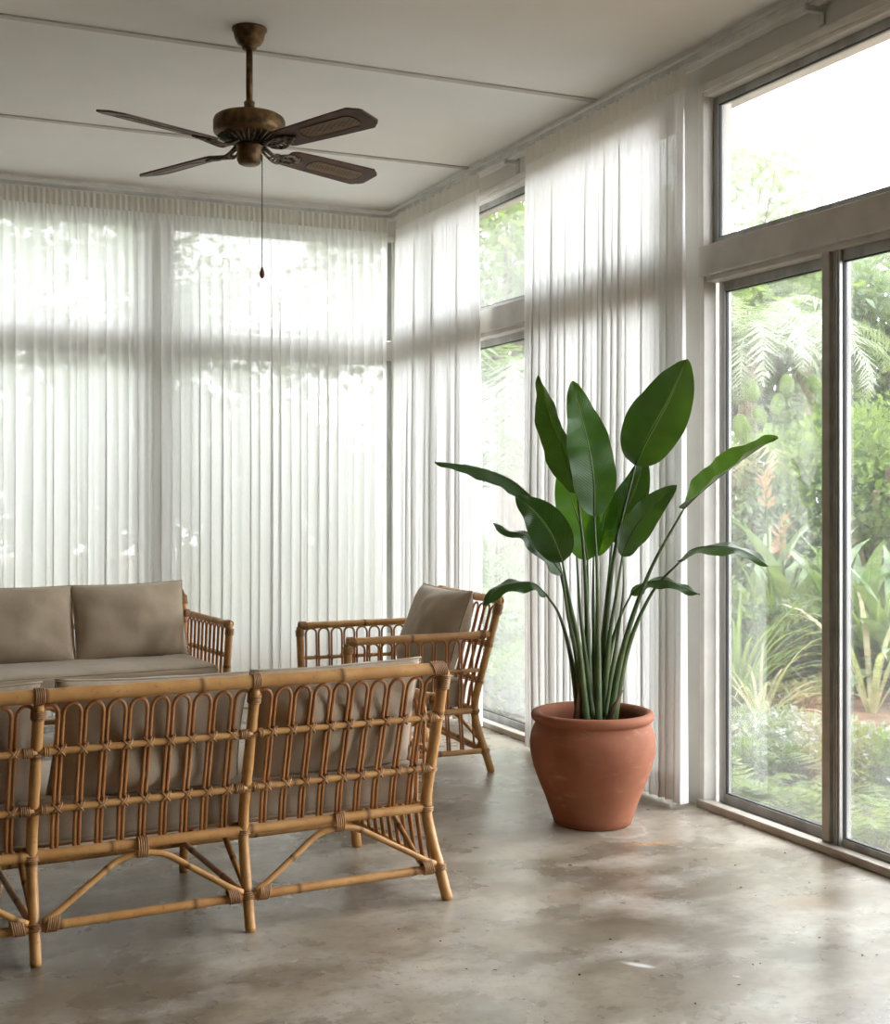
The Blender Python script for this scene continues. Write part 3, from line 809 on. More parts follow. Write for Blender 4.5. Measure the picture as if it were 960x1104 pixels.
LEAN = radians(17)     # top goes back (t decreases)
g1 = 'back cushions of the foreground sofa'; g2 = 'back cushions of the far sofa'
bench_cushion('long taupe seat cushion seen through the hoops of the foreground sofa', O1, R1, 1.74, .028, .578, .288, .415, 1)
for i, (s, lb) in enumerate(((.592, 'taupe back cushion at the right end of the foreground sofa, behind its hoops'),
                             (.030, 'taupe back cushion behind the hoops of the foreground sofa between its two upright middle posts'),
                             (-.545, 'taupe back cushion at the left end of the foreground sofa, cut by the photo edge'))):
    back_cushion(lb, O1, R1, s, .080, .405, .550, .350, .170, LEAN*.95, 3+i*7, roll=radians((-.8,1.2,-.6)[i]), group=g1)
bench_cushion('long pale taupe seat cushion on the far sofa facing the viewer', O2, R2, 1.73, .028, .60, .288, .415, 2)
for i, (s, lb) in enumerate(((-.572, 'plump taupe back cushion at the right end of the far sofa, beside its arm'),
                             (.012, 'taupe back cushion of the far sofa left of the narrow gap'),
                             (.575, 'taupe back cushion at the far left end of the far sofa'))):
    back_cushion(lb, O2, R2, s, .115, .405, .585, .400, .20, LEAN, 30+i*5, roll=radians((.8,-.8,.3)[i]), group=g2)
bench_cushion('taupe seat cushion of the rattan armchair', O3, R3, .66, .035, .575, .288, .415, 4)
back_cushion('square taupe cushion leaning in the rattan armchair', O3, R3, 0, .12, .405, .60, .42, .20, radians(18), 51)

# ------------------------------------------------------------------ terracotta pot
PC = Vector((2.548, 4.290, 0))
pot = empty('terracotta_pot', PC)
prof = [(0.001,.0),(.138,.0),(.147,.006),(.155,.03),(.176,.09),(.204,.16),(.226,.22),(.236,.27),(.2385,.305),(.235,.335),(.226,.362),(.217,.380),
        (.216,.386),(.224,.389),(.232,.398),(.234,.410),(.229,.421),(.216,.426),(.203,.421),(.197,.408),(.196,.39),(.206,.36),(.212,.33),(.20,.325)]
m_ = MB(); m_.lathe(prof[:-1], seg=72, cap=False); m_.build('pot_body', M['terracotta'], pot)
m_ = MB(); vs = []; 
rings = [(0.0, .352), (.05,.350), (.10,.354), (.15,.349), (.2105,.344)]
for r_, z in rings:
    for j in range(36): 
        a = 2*pi*j/36; vs.append((r_*cos(a), r_*sin(a), z+.006*noise.noise(Vector((r_*cos(a)*30, r_*sin(a)*30, 0)))))
fs = [(i*36+j, i*36+(j+1)%36, (i+1)*36+(j+1)%36, (i+1)*36+j) for i in range(4) for j in range(36)]
m_.add(vs, fs); m_.build('soil', M['soil'], pot)
tag(pot, 'large round-bellied terracotta pot on the concrete floor by the curtain', 'plant pot')

# ------------------------------------------------------------------ bird of paradise plant
PT = PC.dot(F)                    # distance of the plant from the eye along the view
plant = empty('strelitzia_plant', (PC.x, PC.y, .345))
tag(plant, 'tall glossy green plant with paddle leaves growing in the terracotta pot', 'potted plant')
PO = Vector((PC.x, PC.y, .345))
def pp(px, py, d=0.0): return at(px, py, PT+d) - PO
def leaf(mid, W, nh, mat='leafA', fold=.25, droop=0.0, wav=.006, prof='ovate', seed=0, tipc=.0):
    """paddle leaf: mid = midrib points from base to tip; nh = side the upper face looks to"""
    C = resample(catmull(mid, 10), .012); n = len(C); m_ = MB(); vs = []; fs = []; uvs = []
    K = 7
    for i, c in enumerate(C):
        s = i/(n-1)
        T = (C[min(i+1,n-1)]-C[max(i-1,0)]).normalized()
        nn = Vector(nh[0]).lerp(Vector(nh[1]), s) if isinstance(nh[0], (tuple, Vector)) else Vector(nh)
        side = T.cross(nn).normalized(); N_ = side.cross(T).normalized()
        w = W/2*(sin(pi*min(1, s**.78))**.62)*(1-.18*s) if s > 0 else 0
        w = max(w, .0012)
        row = []
        for k in range(-K, K+1):
            f = k/K
            x = f*w; ht = fold*abs(x)
            edge = abs(f)**2
            ht += wav*sin(s*17+seed+(2 if k > 0 else 0))*edge - droop*edge*w
            ht += .0018*sin(s*len(C)*1.05)*min(1, abs(f)*2)
            row.append(c + side*x + N_*ht); uvs.append((f, s*(n*.012)/.45))
        vs += row
    q = 2*K+1
    for i in range(n-1):
        for j in range(q-1): fs.append((i*q+j, i*q+j+1, (i+1)*q+j+1, (i+1)*q+j))
    m_.add(vs, fs); m_.uv = {i: uvs[i] for i in range(len(uvs))}
    lf = m_.build('leaf', M[mat], plant)
    b = MB(); b.tube([C[i] for i in range(0, n, 2)], [max(.0012, .0038*(1-i/n)) for i in range(0, n, 2)], 6); b.build('midrib', M['petiole'], lf)
def stalk(pts, r0=.0115, r1=.0042):
    C = resample(catmull(pts, 10), .02); n = len(C)
    m_ = MB(); m_.tube(C, [r0*(1-i/(n-1))**1.3*.9 + r1 for i in range(n)], 10, flat=.75); m_.build('petiole', M['petiole'], plant)
CAM = -F; UP = Vector((0,0,1)); RT = R
def v3(r, f, u): return R*r + F*f + UP*u
# (leaf midrib, width, facing, petiole foot)
leaves = [
 # L1 big upper right
 dict(mid=[(685,502,.02),(700,470,.02),(722,430,.03),(741,387,.06)], W=.245, n=v3(-.25,-1,.25), st=[(648,772,0),(652,690,0),(664,590,0)], seed=1, fold=.18),
 # L2 upright in front
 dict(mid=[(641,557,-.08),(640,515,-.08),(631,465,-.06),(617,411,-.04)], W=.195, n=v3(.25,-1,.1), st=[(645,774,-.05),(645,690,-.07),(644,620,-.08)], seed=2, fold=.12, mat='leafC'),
 # L3 up-left, half folded
 dict(mid=[(623,532,-.02),(611,495,-.02),(595,452,0),(581,405,.03)], W=.150, n=v3(-.75,-.55,.25), st=[(637,772,-.02),(634,690,-.03),(630,600,-.02)], seed=3, fold=.45),
 # L4 bright backlit
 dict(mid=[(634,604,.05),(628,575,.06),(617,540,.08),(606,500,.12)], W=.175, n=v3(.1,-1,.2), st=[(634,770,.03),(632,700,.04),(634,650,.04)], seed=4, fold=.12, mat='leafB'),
 # L4b bright, right of L2
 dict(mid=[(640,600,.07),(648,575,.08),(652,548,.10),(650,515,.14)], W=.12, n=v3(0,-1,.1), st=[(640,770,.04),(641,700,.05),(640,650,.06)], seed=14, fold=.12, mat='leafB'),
 # L5 behind, under L1
 dict(mid=[(660,585,.10),(672,555,.11),(686,525,.12),(696,492,.14)], W=.145, n=v3(-.2,-1,.15), st=[(647,770,.04),(650,700,.07),(655,640,.09)], seed=5, fold=.15),
 # L6 to the right
 dict(mid=[(671,600,-.02),(682,575,-.03),(703,547,-.05),(730,523,-.06)], W=.125, n=v3(.35,-.8,.45), st=[(650,772,-.01),(656,700,-.02),(665,640,-.02)], seed=6, fold=.2),
 # L7 long arch to the left
 dict(mid=[(577,540,-.02),(552,518,-.05),(520,505,-.08),(490,500,-.10),(469,498,-.12)], W=.13, n=v3(.15,-.45,1), st=[(634,772,0),(620,690,0),(598,590,0)], seed=7, fold=-.45, wav=.004),
 # L8 dark oval left
 dict(mid=[(607,606,-.12),(594,575,-.13),(577,552,-.13),(556,535,-.12)], W=.165, n=v3(-.35,-.8,.6), st=[(634,774,-.06),(625,700,-.09),(615,650,-.11)], seed=8, fold=.12),
 # L9 left lower
 dict(mid=[(607,620,-.05),(590,597,-.08),(566,577,-.10),(545,572,-.11),(531,564,-.12)], W=.095, n=v3(-.3,-.5,.9), st=[(631,773,-.03),(622,710,-.04),(613,665,-.05)], seed=9, fold=-.25),
 # L10 low left
 dict(mid=[(590,642,-.03),(575,629,-.06),(552,629,-.09),(535,636,-.11),(521,655,-.13)], W=.10, n=v3(.1,-.45,1), st=[(627,773,-.02),(617,715,-.02),(604,665,-.02)], seed=10, fold=-.3),
 # L11 right high
 dict(mid=[(737,549,0),(757,530,-.08),(788,505,-.16),(815,486,-.24),(839,471,-.31)], W=.150, n=v3(-.35,-.55,.9), st=[(655,772,0),(672,700,0),(700,618,0)], seed=11, fold=.55),
 # L12 right low, catching the sky
 dict(mid=[(733,606,.02),(748,592,-.06),(775,589,-.14),(803,594,-.21),(829,610,-.27)], W=.12, n=v3(.1,-.6,1), st=[(659,773,.01),(677,700,.01),(704,638,.02)], seed=12, fold=-.2),
 # L13 small right
 dict(mid=[(680,642,.05),(695,629,.03),(718,626,0),(738,634,-.03),(755,641,-.06)], W=.09, n=v3(0,-.5,1), st=[(650,770,.04),(657,710,.05),(668,668,.05)], seed=13, fold=-.25),
]
for L_ in leaves:
    mid = [pp(*q) for q in L_['mid']]
    leaf(mid, L_['W'], L_['n'], L_.get('mat', 'leafA'), L_.get('fold', .2), 0, L_.get('wav', .007), seed=L_['seed'])
    st = [pp(*q) for q in L_['st']]; st[0].z = -.01
    stalk(st + [mid[0] + (mid[1]-mid[0])*.04], .0165, .0042)
# plain stalks and a dry sheath
stalk([pp(652,772,-.02), pp(664,700,-.01), pp(672,640,0), pp(672,600,.02)], .010, .003)
stalk([pp(640,772,-.06), pp(633,720,-.06), pp(626,660,-.05), pp(622,600,-.03)], .011, .004)
m_ = MB(); m_.tube([pp(656,774,-.04)+Vector((0,0,-.01)), pp(663,762,-.05), pp(672,744,-.06)], [.016,.011,.003], 8, flat=.35); m_.build('dry_sheath', M['sheath'], plant)
m_ = MB(); m_.tube([pp(622,776,-.07), pp(626,745,-.07), pp(633,700,-.06)], [.016,.012,.003], 8, flat=.4); m_.build('dry_sheath', M['sheath'], plant)

# ------------------------------------------------------------------ ceiling fan
FC = Vector((1.351, 4.804, ZC)); fan = empty('ceiling_fan', FC)
tag(fan, 'aged brass ceiling fan with four wooden blades and cane insets', 'ceiling fan')
m_ = MB(); m_.lathe([(.001,0),(.066,0),(.066,-.008),(.060,-.014),(.055,-.04),(.045,-.058),(.030,-.068),(.026,-.078),(.022,-.082),(.001,-.082)][::-1], seg=40, cap=False); m_.build('canopy', M['brass'], fan)
m_ = MB(); m_.lathe([(.0125,-.32),(.0125,-.07)], seg=20); m_.build('down_rod', M['brass'], fan)
m_ = MB(); m_.lathe([(.018,-.30),(.021,-.28),(.017,-.275),(.001,-.275)], seg=24, cap=False); m_.lathe([(.001,-.318),(.030,-.318),(.026,-.30),(.018,-.296)], seg=24, cap=False); m_.build('rod_collar', M['brass'], fan)
m_ = MB(); m_.lathe([(.001,-.432),(.060,-.432),(.100,-.414),(.116,-.409),(.128,-.403),(.134,-.396),(.136,-.385),(.136,-.352),(.131,-.340),(.118,-.331),(.085,-.324),(.030,-.320),(.001,-.320)], seg=64, cap=False); mh = m_.build('motor_housing', M['brass'], fan)
m_ = MB()
for k in range(30):
    a = 2*pi*k/30; c_, s_ = cos(a), sin(a)
    m_.tube([(c_*.056, s_*.056, -.437), (c_*.088, s_*.088, -.424), (c_*.118, s_*.118, -.411)], [.003,.0055,.004], 6)
m_.build('fluted_skirt', M['brass_dark'], mh)
m_ = MB(); m_.lathe([(.001,-.517),(.030,-.517),(.040,-.512),(.045,-.503),(.047,-.495),(.047,-.452),(.052,-.448),(.050,-.438),(.001,-.438)], seg=40, cap=False); m_.build('switch_housing', M['brass'], fan)
TH0 = radians(24)
for k in range(4):
    th = TH0 + k*pi/2; e = Vector((cos(th), sin(th), 0)); w = Vector((-sin(th), cos(th), 0)); bet = radians(-13)
    wt = w*cos(bet) + Vector((0,0,sin(bet))); nt_ = e.cross(wt)
    z0 = -.452; base = Vector((0,0,z0))
    # blade outline
    r0, r1 = .180, .645; out_ = []
    prof_ = [(0,.042),(.02,.052),(.06,.058),(.25,.063),(.55,.069),(.82,.073),(.90,.074),(.93,.066),(.945,.060),(.965,.056),(.985,.048),(1.0,.040)]
    th_ = .0035; up_, dn_ = [], []
    ring = [(p, h) for p, h in prof_] + [(p, -h) for p, h in prof_[::-1]]
    vs = []
    for sgn in (1, -1):
        for p, h in ring: vs.append(base + e*(r0+(r1-r0)*p) + wt*h + nt_*th_*sgn)
    n_ = len(ring); m_ = MB(); m_.add(vs, [tuple(range(n_)), tuple(range(2*n_-1, n_-1, -1))] + [(i, n_+i, n_+(i+1)%n_, (i+1)%n_) for i in range(n_)])
    bl = m_.build('blade', M['blade_wood'], fan, smooth=False, recalc=True)
    # cane inset on both faces
    m_ = MB(); ins = []
    ra, rb, hw_ = .30, .585, .033
    for j in range(13): a = -pi/2+pi*j/12; ins.append((rb-hw_+cos(a)*hw_, sin(a)*hw_*1.1))
    for j in range(13): a = pi/2+pi*j/12; ins.append((ra+hw_+cos(a)*hw_, sin(a)*hw_*1.1))
    for sgn in (1, -1):
        vs = [base+e*x+wt*y+nt_*(th_+.0012)*sgn for x, y in ins] + [base+e*x+wt*y+nt_*(th_-.001)*sgn for x, y in ins]
        q = len(ins); m_.add(vs, [tuple(range(q))] + [(i, (i+1)%q, q+(i+1)%q, q+i) for i in range(q)])
    m_.build('cane_inset', M['weave'], bl, smooth=False, recalc=True)
    m_ = MB()
    for sgn in (1, -1): m_.tube([base+e*x+wt*y*1.05+nt_*(th_+.001)*sgn for x, y in ins], .0018, 5, closed=True)
    m_.build('inset_rim', M['blade_wood'], bl)
    # scrolled blade iron
    m_ = MB()
    a0 = Vector((0,0,-.436)) + e*.06
    for sg in (-1, 1):
        P = [a0+w*sg*.014, base+e*.11+w*sg*.020+Vector((0,0,-.012)), base+e*.155+wt*sg*.034+Vector((0,0,-.013)), base+e*.195+wt*sg*.030-nt_*.008, base+e*.235+wt*sg*.012-nt_*.007, base+e*.262-nt_*.0065]
        m_.tube(catmull(P, 5), .0055, 8)
        for (rr, ww, sz) in ((.125,.012,.014), (.165,.016,.013), (.205,.012,.012)):
            cc = base+e*rr+wt*sg*ww+Vector((0,0,-.011))
            m_.tube([cc+e*cos(q*pi/5)*sz+wt*sin(q*pi/5)*sz for q in range(10)], .0038, 6, closed=True)
    m_.tube([a0, base+e*.13+Vector((0,0,-.013)), base+e*.2-nt_*.009, base+e*.25-nt_*.0065], .006, 8)
    for rr, ww in ((.228,.022),(.228,-.022),(.252,0)):
        cc = base+e*rr+wt*ww; m_.tube([cc-nt_*.0035, cc-nt_*.011], [.008,.006], 10)
    m_.build('blade_iron', M['brass_dark'], fan)
# pull chain
cxy = R*.050 + F*(-.012)
m_ = MB(); z = -.50
while z > -.905: m_.tube([cxy+Vector((0,0,z)), cxy+Vector((0,0,z-.004))], .0022, 6); z -= .0055
m_.tube([cxy+Vector((0,0,-.49)), cxy+Vector((0,0,-.91))], .0010, 6)
pc = m_.build('pull_chain', M['chain'], fan)
m_ = MB(); m_.tube([cxy*.82+Vector((0,0,-.478)), cxy+Vector((0,0,-.485)), cxy+Vector((0,0,-.50))], .003, 8); m_.build('chain_outlet', M['brass'], fan)
m_ = MB(); m_.lathe([(.001,-.948),(.006,-.945),(.0095,-.935),(.0088,-.925),(.005,-.912),(.003,-.905),(.001,-.905)], (cxy.x, cxy.y, 0), 16, cap=False); m_.build('pull_knob', M['knob_wood'], pc)

# ------------------------------------------------------------------ grit on the floor
m_ = MB(); rg = random.Random(3)
spots = [(615,933,.010),(847,920,.006),(625,1051,.007),(797,1062,.006),(812,1040,.006),(799,957,.005),(670,1027,.005),(714,1052,.006),(750,1082,.006),(820,1039,.006),(884,1011,.006),(890,958,.006),(930,1030,.006),(946,1030,.005),
         (534,1046,.008),(554,1053,.005),(503,1045,.005),(565,1078,.004),(706,1096,.005),(658,1013,.005),(788,954,.004),(867,1000,.005),(793,933,.008),(873,952,.005),(430,1002,.006),(428,1062,.006),(475,1015,.005),(450,1043,.005)]
for _ in range(30): spots.append((rg.uniform(480,950), rg.uniform(930,1100), rg.uniform(.0016,.0032)))
for px, py, sz in spots:
    c = gnd(px, 1.25/((py-532)/FP)); a = rg.uniform(0, 3.14); d = Vector((cos(a), sin(a), 0)); q = sz*rg.uniform(.45,1)
    m_.tube([c-d*sz*.8+Vector((0,0,.0012)), c+Vector((0,0,.0018)), c+d*sz*.8+Vector((0,0,.0012))], [q*.3, q*.5, q*.2], 5, flat=.5)
tag(m_.build('floor_grit', mottled('grit', (40,34,28), (70,60,50), 20, .9)), 'scattered dark crumbs and dry leaf bits on the bright concrete floor', 'debris', kind='stuff')

# ------------------------------------------------------------------ garden
GZ = -.15
m_ = MB(); n = 60; vs = []; x0, x1, y0, y1 = XL-8, 26, -9, 30
for i in range(n+1):
    for j in range(n+1):
        x = x0+(x1-x0)*i/n; y = y0+(y1-y0)*j/n
        vs.append((x, y, GZ+.03*noise.noise(Vector((x,y,0)))))
m_.add(vs, [(i*(n+1)+j, (i+1)*(n+1)+j, (i+1)*(n+1)+j+1, i*(n+1)+j+1) for i in range(n) for j in range(n)])
tag(m_.build('ground', M['soil_out']), kind='structure')
# plinth edge under the glazing
boxobj('trim_10', (XR+.13, YN, GZ-.05), (XR+.17, YB+.2, -.03), M['soil_out'], kind='structure')

def rvec(r): 
    while True:
        v = Vector((r.uniform(-1,1), r.uniform(-1,1), r.uniform(-1,1)))
        if .05 < v.length < 1: return v
def blade_card(m_, p, d, up, L_, w, bend=.2):
    """one small leaf: two quads bent along its length"""
    s = d.cross(up)
    if s.length < 1e-3: s = Vector((1,0,0))
    s.normalize(); nn = s.cross(d)
    a = p; b = p+d*L_*.5+nn*L_*bend*.3; c = p+d*L_+nn*(-L_*bend*.3)
    m_.add([a, b-s*w/2, b+s*w/2, c], [(0,1,2),(1,3,2)])
def shrub(label, pos, rx, rz, mat, nleaf, lsize, seed, cat='shrub', group=None, clump=7, stem=True, blooms=None, name='leafy_shrub', aspect=.45):
    r = random.Random(seed); root = empty(name, (pos[0], pos[1], GZ))
    m_ = MB(); h = rz*2
    cl = []
    for k in range(clump):
        v = rvec(r); v = v.normalized()*r.uniform(.35,.72)
        cl.append((Vector((v.x*rx, v.y*rx, rz*1.0+v.z*rz*.75)), r.uniform(.35,.6)))
    bl = MB()
    for k in range(nleaf):
        c, q = cl[k % clump]
        v = rvec(r).normalized()*(r.uniform(.55,1)**.5)
        p = c + Vector((v.x*rx*q, v.y*rx*q, v.z*rz*q))
        if p.z < .02: p.z = r.uniform(.02, .1)
        d = (v*.7 + rvec(r)*.8 + Vector((0,0,.1))).normalized()
        L_ = lsize*r.uniform(.6,1.3)
        if blooms and r.random() < blooms[1]:
            for _ in range(4): blade_card(bl, p, rvec(r).normalized(), UP, blooms[2], blooms[2]*.9)
        else: blade_card(m_, p, d, rvec(r).normalized(), L_, L_*aspect)
    m_.build('foliage', M[mat], root, smooth=False)
    if blooms and bl.v: bl.build('blooms', M[blooms[0]], root, smooth=False)
    if stem:
        b = MB()
        for c, q in cl: b.tube(catmull([Vector((c.x*.08, c.y*.08, -.02)), Vector((c.x*.4, c.y*.4, c.z*.5)), c], 4), [max(.004, rx*.03)]*9, 6)
        b.build('stems', M['trunk'], root)
    tag(root, label, cat, group); return root
def strap_plant(label, pos, n, L_, w, mat, seed, cat='plant', name='strappy_plant', group=None, arch=.5, upr=(.25,1.1), fat=True, z=None, base_h=0.0):
    r = random.Random(seed); root = empty(name, (pos[0], pos[1], GZ if z is None else z)); m_ = MB()
    for k in range(n):
        az = 2.39996*k + r.uniform(-.2,.2); el = upr[0] + (upr[1]-upr[0])*(1-k/n) + r.uniform(-.08,.08)
        l = L_*r.uniform(.75,1.1); d = Vector((cos(az), sin(az), 0)); s = Vector((-sin(az), cos(az), 0)); pts = []
        p = d*.03 + Vector((0,0,base_h)); e = el; st = l/7; vs = []
        tw = r.uniform(-.3,.3)
        for i in range(8):
            f = i/7; ww = w*(.55+.45*sin(pi*min(1,f*1.1)))*(1-f**5)*.5 if fat else w*.5*(1-f**3)
            ww = max(ww, .001); ss = (s+Vector((0,0,tw*f))).normalized()
            vs += [p - ss*ww + Vector((0,0,ww*.35)), p, p + ss*ww + Vector((0,0,ww*.35))]
            e -= arch*f*.55; p = p + (d*cos(e)+UP*sin(e))*st
        m_.add(vs, [(i*3+j, i*3+j+1, (i+1)*3+j+1, (i+1)*3+j) for i in range(7) for j in range(2)])
    m_.build('leaves', M[mat], root)
    tag(root, label, cat, group); return root
def fern(label, pos, n, L_, mat, seed, group=None, z=None, trunk=0, cat='fern', name='garden_fern', wid=.22, drop=1.2):
    r = random.Random(seed); root = empty(name, (pos[0], pos[1], GZ)); m_ = MB()
    for k in range(n):
        az = 2.39996*k + r.uniform(-.2,.2); el = r.uniform(.35,1.3); l = L_*r.uniform(.8,1.15)
        d = Vector((cos(az), sin(az), 0)); s = Vector((-sin(az), cos(az), 0)); p = Vector((0,0,trunk)); e = el; K = 34 if trunk else 15
        for i in range(K):
            f = i/K; t_ = d*cos(e)+UP*sin(e); q = p + t_*(l/K)
            m_.add([p-s*.004, p+s*.004, q+s*.003, q-s*.003], [(0,1,2,3)])
            ll = wid*l*(sin(pi*(f*.9+.08))**.7)*r.uniform(.75,1.1)
            for sg in (-1,1):
                a = p; dd = (s*sg*.9+t_*r.uniform(.3,.7)+Vector((0,0,r.uniform(-.5,-.1)))).normalized()
                ww = l/K*(.32 if trunk else .38)
                m_.add([a-t_*ww, a+t_*ww, a+dd*ll], [(0,1,2)])
            e -= drop/K*(1+f); p = q
    m_.build('fronds', M[mat], root, smooth=False)
    if trunk:
        b = MB(); b.tube([(0,0,-.05),(.03,0,trunk*.5),(0,0,trunk)], [.13,.10,.09], 10); b.build('trunk', M['trunk'], root)
    tag(root, label, cat, group); return root
def tree(label, pos, trunk_h, cr, cz, mat, seed, n=2600, ls=.14, group=None, aspect=.45):
    r = random.Random(seed); root = empty('garden_tree', (pos[0], pos[1], GZ)); m_ = MB(); b = MB()
    b.tube(catmull([(0,0,-.1),(r.uniform(-.15,.15),r.uniform(-.15,.15),trunk_h*.5),(0,0,trunk_h)], 5), [.12-.004*i for i in range(11)], 8)
    cl = []
    for k in range(18):
        v = rvec(r).normalized()*r.uniform(.4,.85); c = Vector((v.x*cr, v.y*cr, trunk_h+cz+v.z*cz)); cl.append(c)
        b.tube(catmull([(0,0,trunk_h-.05), c*.5+Vector((0,0,trunk_h*.5)), c], 3), [.04,.035,.03,.025,.02,.015,.012], 5)
    for k in range(n):
        c = cl[k % 18]; v = rvec(r)*r.uniform(.6,1)
        p = c + Vector((v.x*cr*.42, v.y*cr*.42, v.z*cz*.42)); L_ = ls*r.uniform(.6,1.3)
        blade_card(m_, p, rvec(r).normalized(), rvec(r).normalized(), L_, L_*aspect)
    m_.build('crown', M[mat], root, smooth=False); b.build('trunk', M['trunk'], root)
    tag(root, label, 'tree', group); return root

G = lambda px, t: (at(px, 532, t).x, at(px, 532, t).y)
# near border under the sliding door
gf = 'ferns in the border outside the sliding door'
for i, (px, t, n, L_, mt, lb) in enumerate((
    (812, 5.85, 14, .36, 'g_lime', 'lime green fern low behind the left door pane, nearest its left frame'),
    (848, 5.75, 16, .40, 'g_lime', 'bright lime fern low in the middle of the left door pane'),
    (880, 5.55, 15, .36, 'g_mid', 'mid green fern low against the door mullion'),
    (928, 5.15, 16, .40, 'g_lime', 'lime fern low behind the right door pane'),
    (962, 5.3, 15, .42, 'g_mid', 'green fern at the right edge of the photo behind the glass'),
    (905, 5.9, 14, .40, 'g_mid', 'green fern just right of the door mullion, behind the lime fern'),
    (790, 6.3, 13, .40, 'g_grey', 'grey green fern beside the left jamb of the sliding door'))):
    fern(lb, G(px, t), n, L_, mt, 40+i, gf)
gs = 'low white-flecked groundcover mounds'
for i, (px, t, rx, rz, mt, bl, lb) in enumerate((
    (800, 7.0, .42, .13, 'g_silver', .10, 'low silver groundcover mound behind the left door pane, leftmost'),
    (850, 6.9, .42, .14, 'g_silver', .30, 'low white-flowering mound in the middle of the left door pane'),
    (885, 6.6, .40, .15, 'g_silver', .35, 'white-flowering mound partly behind the door mullion'),
    (935, 6.3, .42, .16, 'g_silver', .40, 'dense white-flowering mound low behind the right door pane'),
    (970, 6.0, .38, .18, 'g_mid', .12, 'green mound with few white blooms at the right photo edge'),
    (825, 6.4, .36, .10, 'g_mid', .05, 'low soft green mound between the ferns of the left door pane'))):
    shrub(lb, G(px, t), rx, rz, mt, 1500, .045, 60+i, 'groundcover', gs, 9, False, ('flower_white', bl, .022), 'flowering_groundcover')
# middle border
strap_plant('clump of arching grass-like blades left in the door pane, beside the jamb', G(795, 8.6), 90, 1.0, .022, 'g_mid', 71, 'grass', 'grass_clump', arch=.62, upr=(.5,1.35), fat=False)
strap_plant('pale bleached grass clump with long arching blades over the mulch', G(820, 8.0), 26, .75, .020, 'g_straw', 72, 'grass', 'grass_clump', arch=.75, upr=(.4,1.2), fat=False)
shrub('feathery grey green bush on the mulch in the left door pane', G(862, 9.3), .62, .40, 'g_grey', 3200, .06, 73, aspect=.25)
shrub('small rusty dry bush low on the mulch', G(868, 8.5), .30, .10, 'g_straw', 600, .05, 74, stem=False)
ga = 'large fleshy rosettes behind the border'
for i, (px, t, n, L_, w, z, lb) in enumerate((
    (815, 10.0, 30, 1.15, .15, .35, 'large grey green rosette left in the door pane, its leaves spread like a fan'),
    (868, 9.8, 34, 1.25, .16, .30, 'large fleshy rosette beside the door mullion, tallest of the left pane'),
    (925, 9.6, 32, 1.25, .15, .25, 'large fleshy rosette just right of the door mullion'),
    (975, 9.0, 30, 1.2, .15, .2, 'large fleshy rosette at the right edge of the photo'))):
    strap_plant(lb, G(px, t), n, L_, w, 'g_agave', 80+i, 'rosette plant', 'fleshy_rosette', ga, arch=.42, upr=(.1,1.4), base_h=z*.4)
strap_plant('dark strappy clump under the rosettes in the left door pane', G(838, 9.4), 80, 1.0, .035, 'g_dark', 91, 'plant', arch=.35, upr=(.6,1.45), fat=False)
strap_plant('dark strappy clump under the rosettes in the right door pane', G(945, 9.1), 80, 1.1, .035, 'g_dark', 92, 'plant', arch=.4, upr=(.6,1.45), fat=False)
strap_plant('long dry yellow blades bent over in the right door pane', G(940, 8.3), 8, 1.1, .04, 'g_straw', 93, 'plant', 'dry_blades', arch=.75, upr=(.9,1.4))
# coral flower spikes
for i, (px, py, t, lb) in enumerate(((826,520,10.0,'coral flower spike above the left rosette'), (905,560,9.6,'coral flower spike just right of the door mullion'), (843,575,9.8,'coral flower spike in front of the rosette by the mullion'))):
    p = at(px, py, t); root = empty('flower_spike', (p.x, p.y, GZ)); hh = p.z-GZ
    b = MB(); b.tube(catmull([(0,0,0),(.03,0,hh*.5),(0,0,hh)], 5), .010, 6); b.build('stem', M['petiole'], root)
    b = MB(); r_ = random.Random(i)
    for k in range(26): blade_card(b, Vector((0,0,hh-.22+.012*k)), (rvec(r_)+Vector((0,0,.6))).normalized(), rvec(r_).normalized(), .11, .03)
    b.build('bloom', M['flower_red'], root, smooth=False); tag(root, lb, 'flower', 'coral flower spikes in the garden')
# back shrubs
shrub('dense rounded shrub with small bright leaves in the upper half of the left door pane', G(850, 12.0), 1.1, 1.15, 'g_mid', 5200, .085, 101, clump=12, aspect=.6)
shrub('broad leafy shrub beside the left jamb of the door, behind the rosette', G(800, 11.6), .8, .85, 'g_grey', 3000, .08, 102, clump=9)
shrub('tall bushy shrub filling the right door pane', G(945, 11.5), 1.1, 1.25, 'g_mid', 5200, .09, 103, clump=12, aspect=.6)
shrub('dark shrub behind the door mullion', G(900, 12.6), 1.0, 1.35, 'g_dark', 3600, .09, 104, clump=10)
# prickly pear
pq = G(838, 13.0); root = empty('prickly_pear', (pq[0], pq[1], GZ)); r_ = random.Random(8)
b = MB(); b.tube([(0,0,-.1),(0,0,2.0)], [.09,.06], 8); b.build('trunk', M['trunk'], root)
for k in range(9):
    a = r_.uniform(-.9,.9); cx, cz = (-.35+.09*k), 2.05+.28*sin(k*1.7)+.10*(k % 3); s = r_.uniform(.08,.13)
    bm = bmesh.new(); bmesh.ops.create_uvsphere(bm, u_segments=14, v_segments=10, radius=1)
    bmesh.ops.transform(bm, matrix=Matrix.Translation((cx*R.x, cx*R.y, cz)) @ Matrix.Rotation(-YAW+a*.5, 4, 'Z') @ Matrix.Rotation(a*.5, 4, 'Y') @ Matrix.Diagonal((s*.75, s*.28, s*1.15, 1)), verts=bm.verts)
    me = bpy.data.meshes.new('pad'); bm.to_mesh(me); bm.free(); me.materials.append(M['g_lime']); me.polygons.foreach_set('use_smooth', [True]*len(me.polygons))
    o = bpy.data.objects.new('pad', me); COL.objects.link(o); o.parent = root
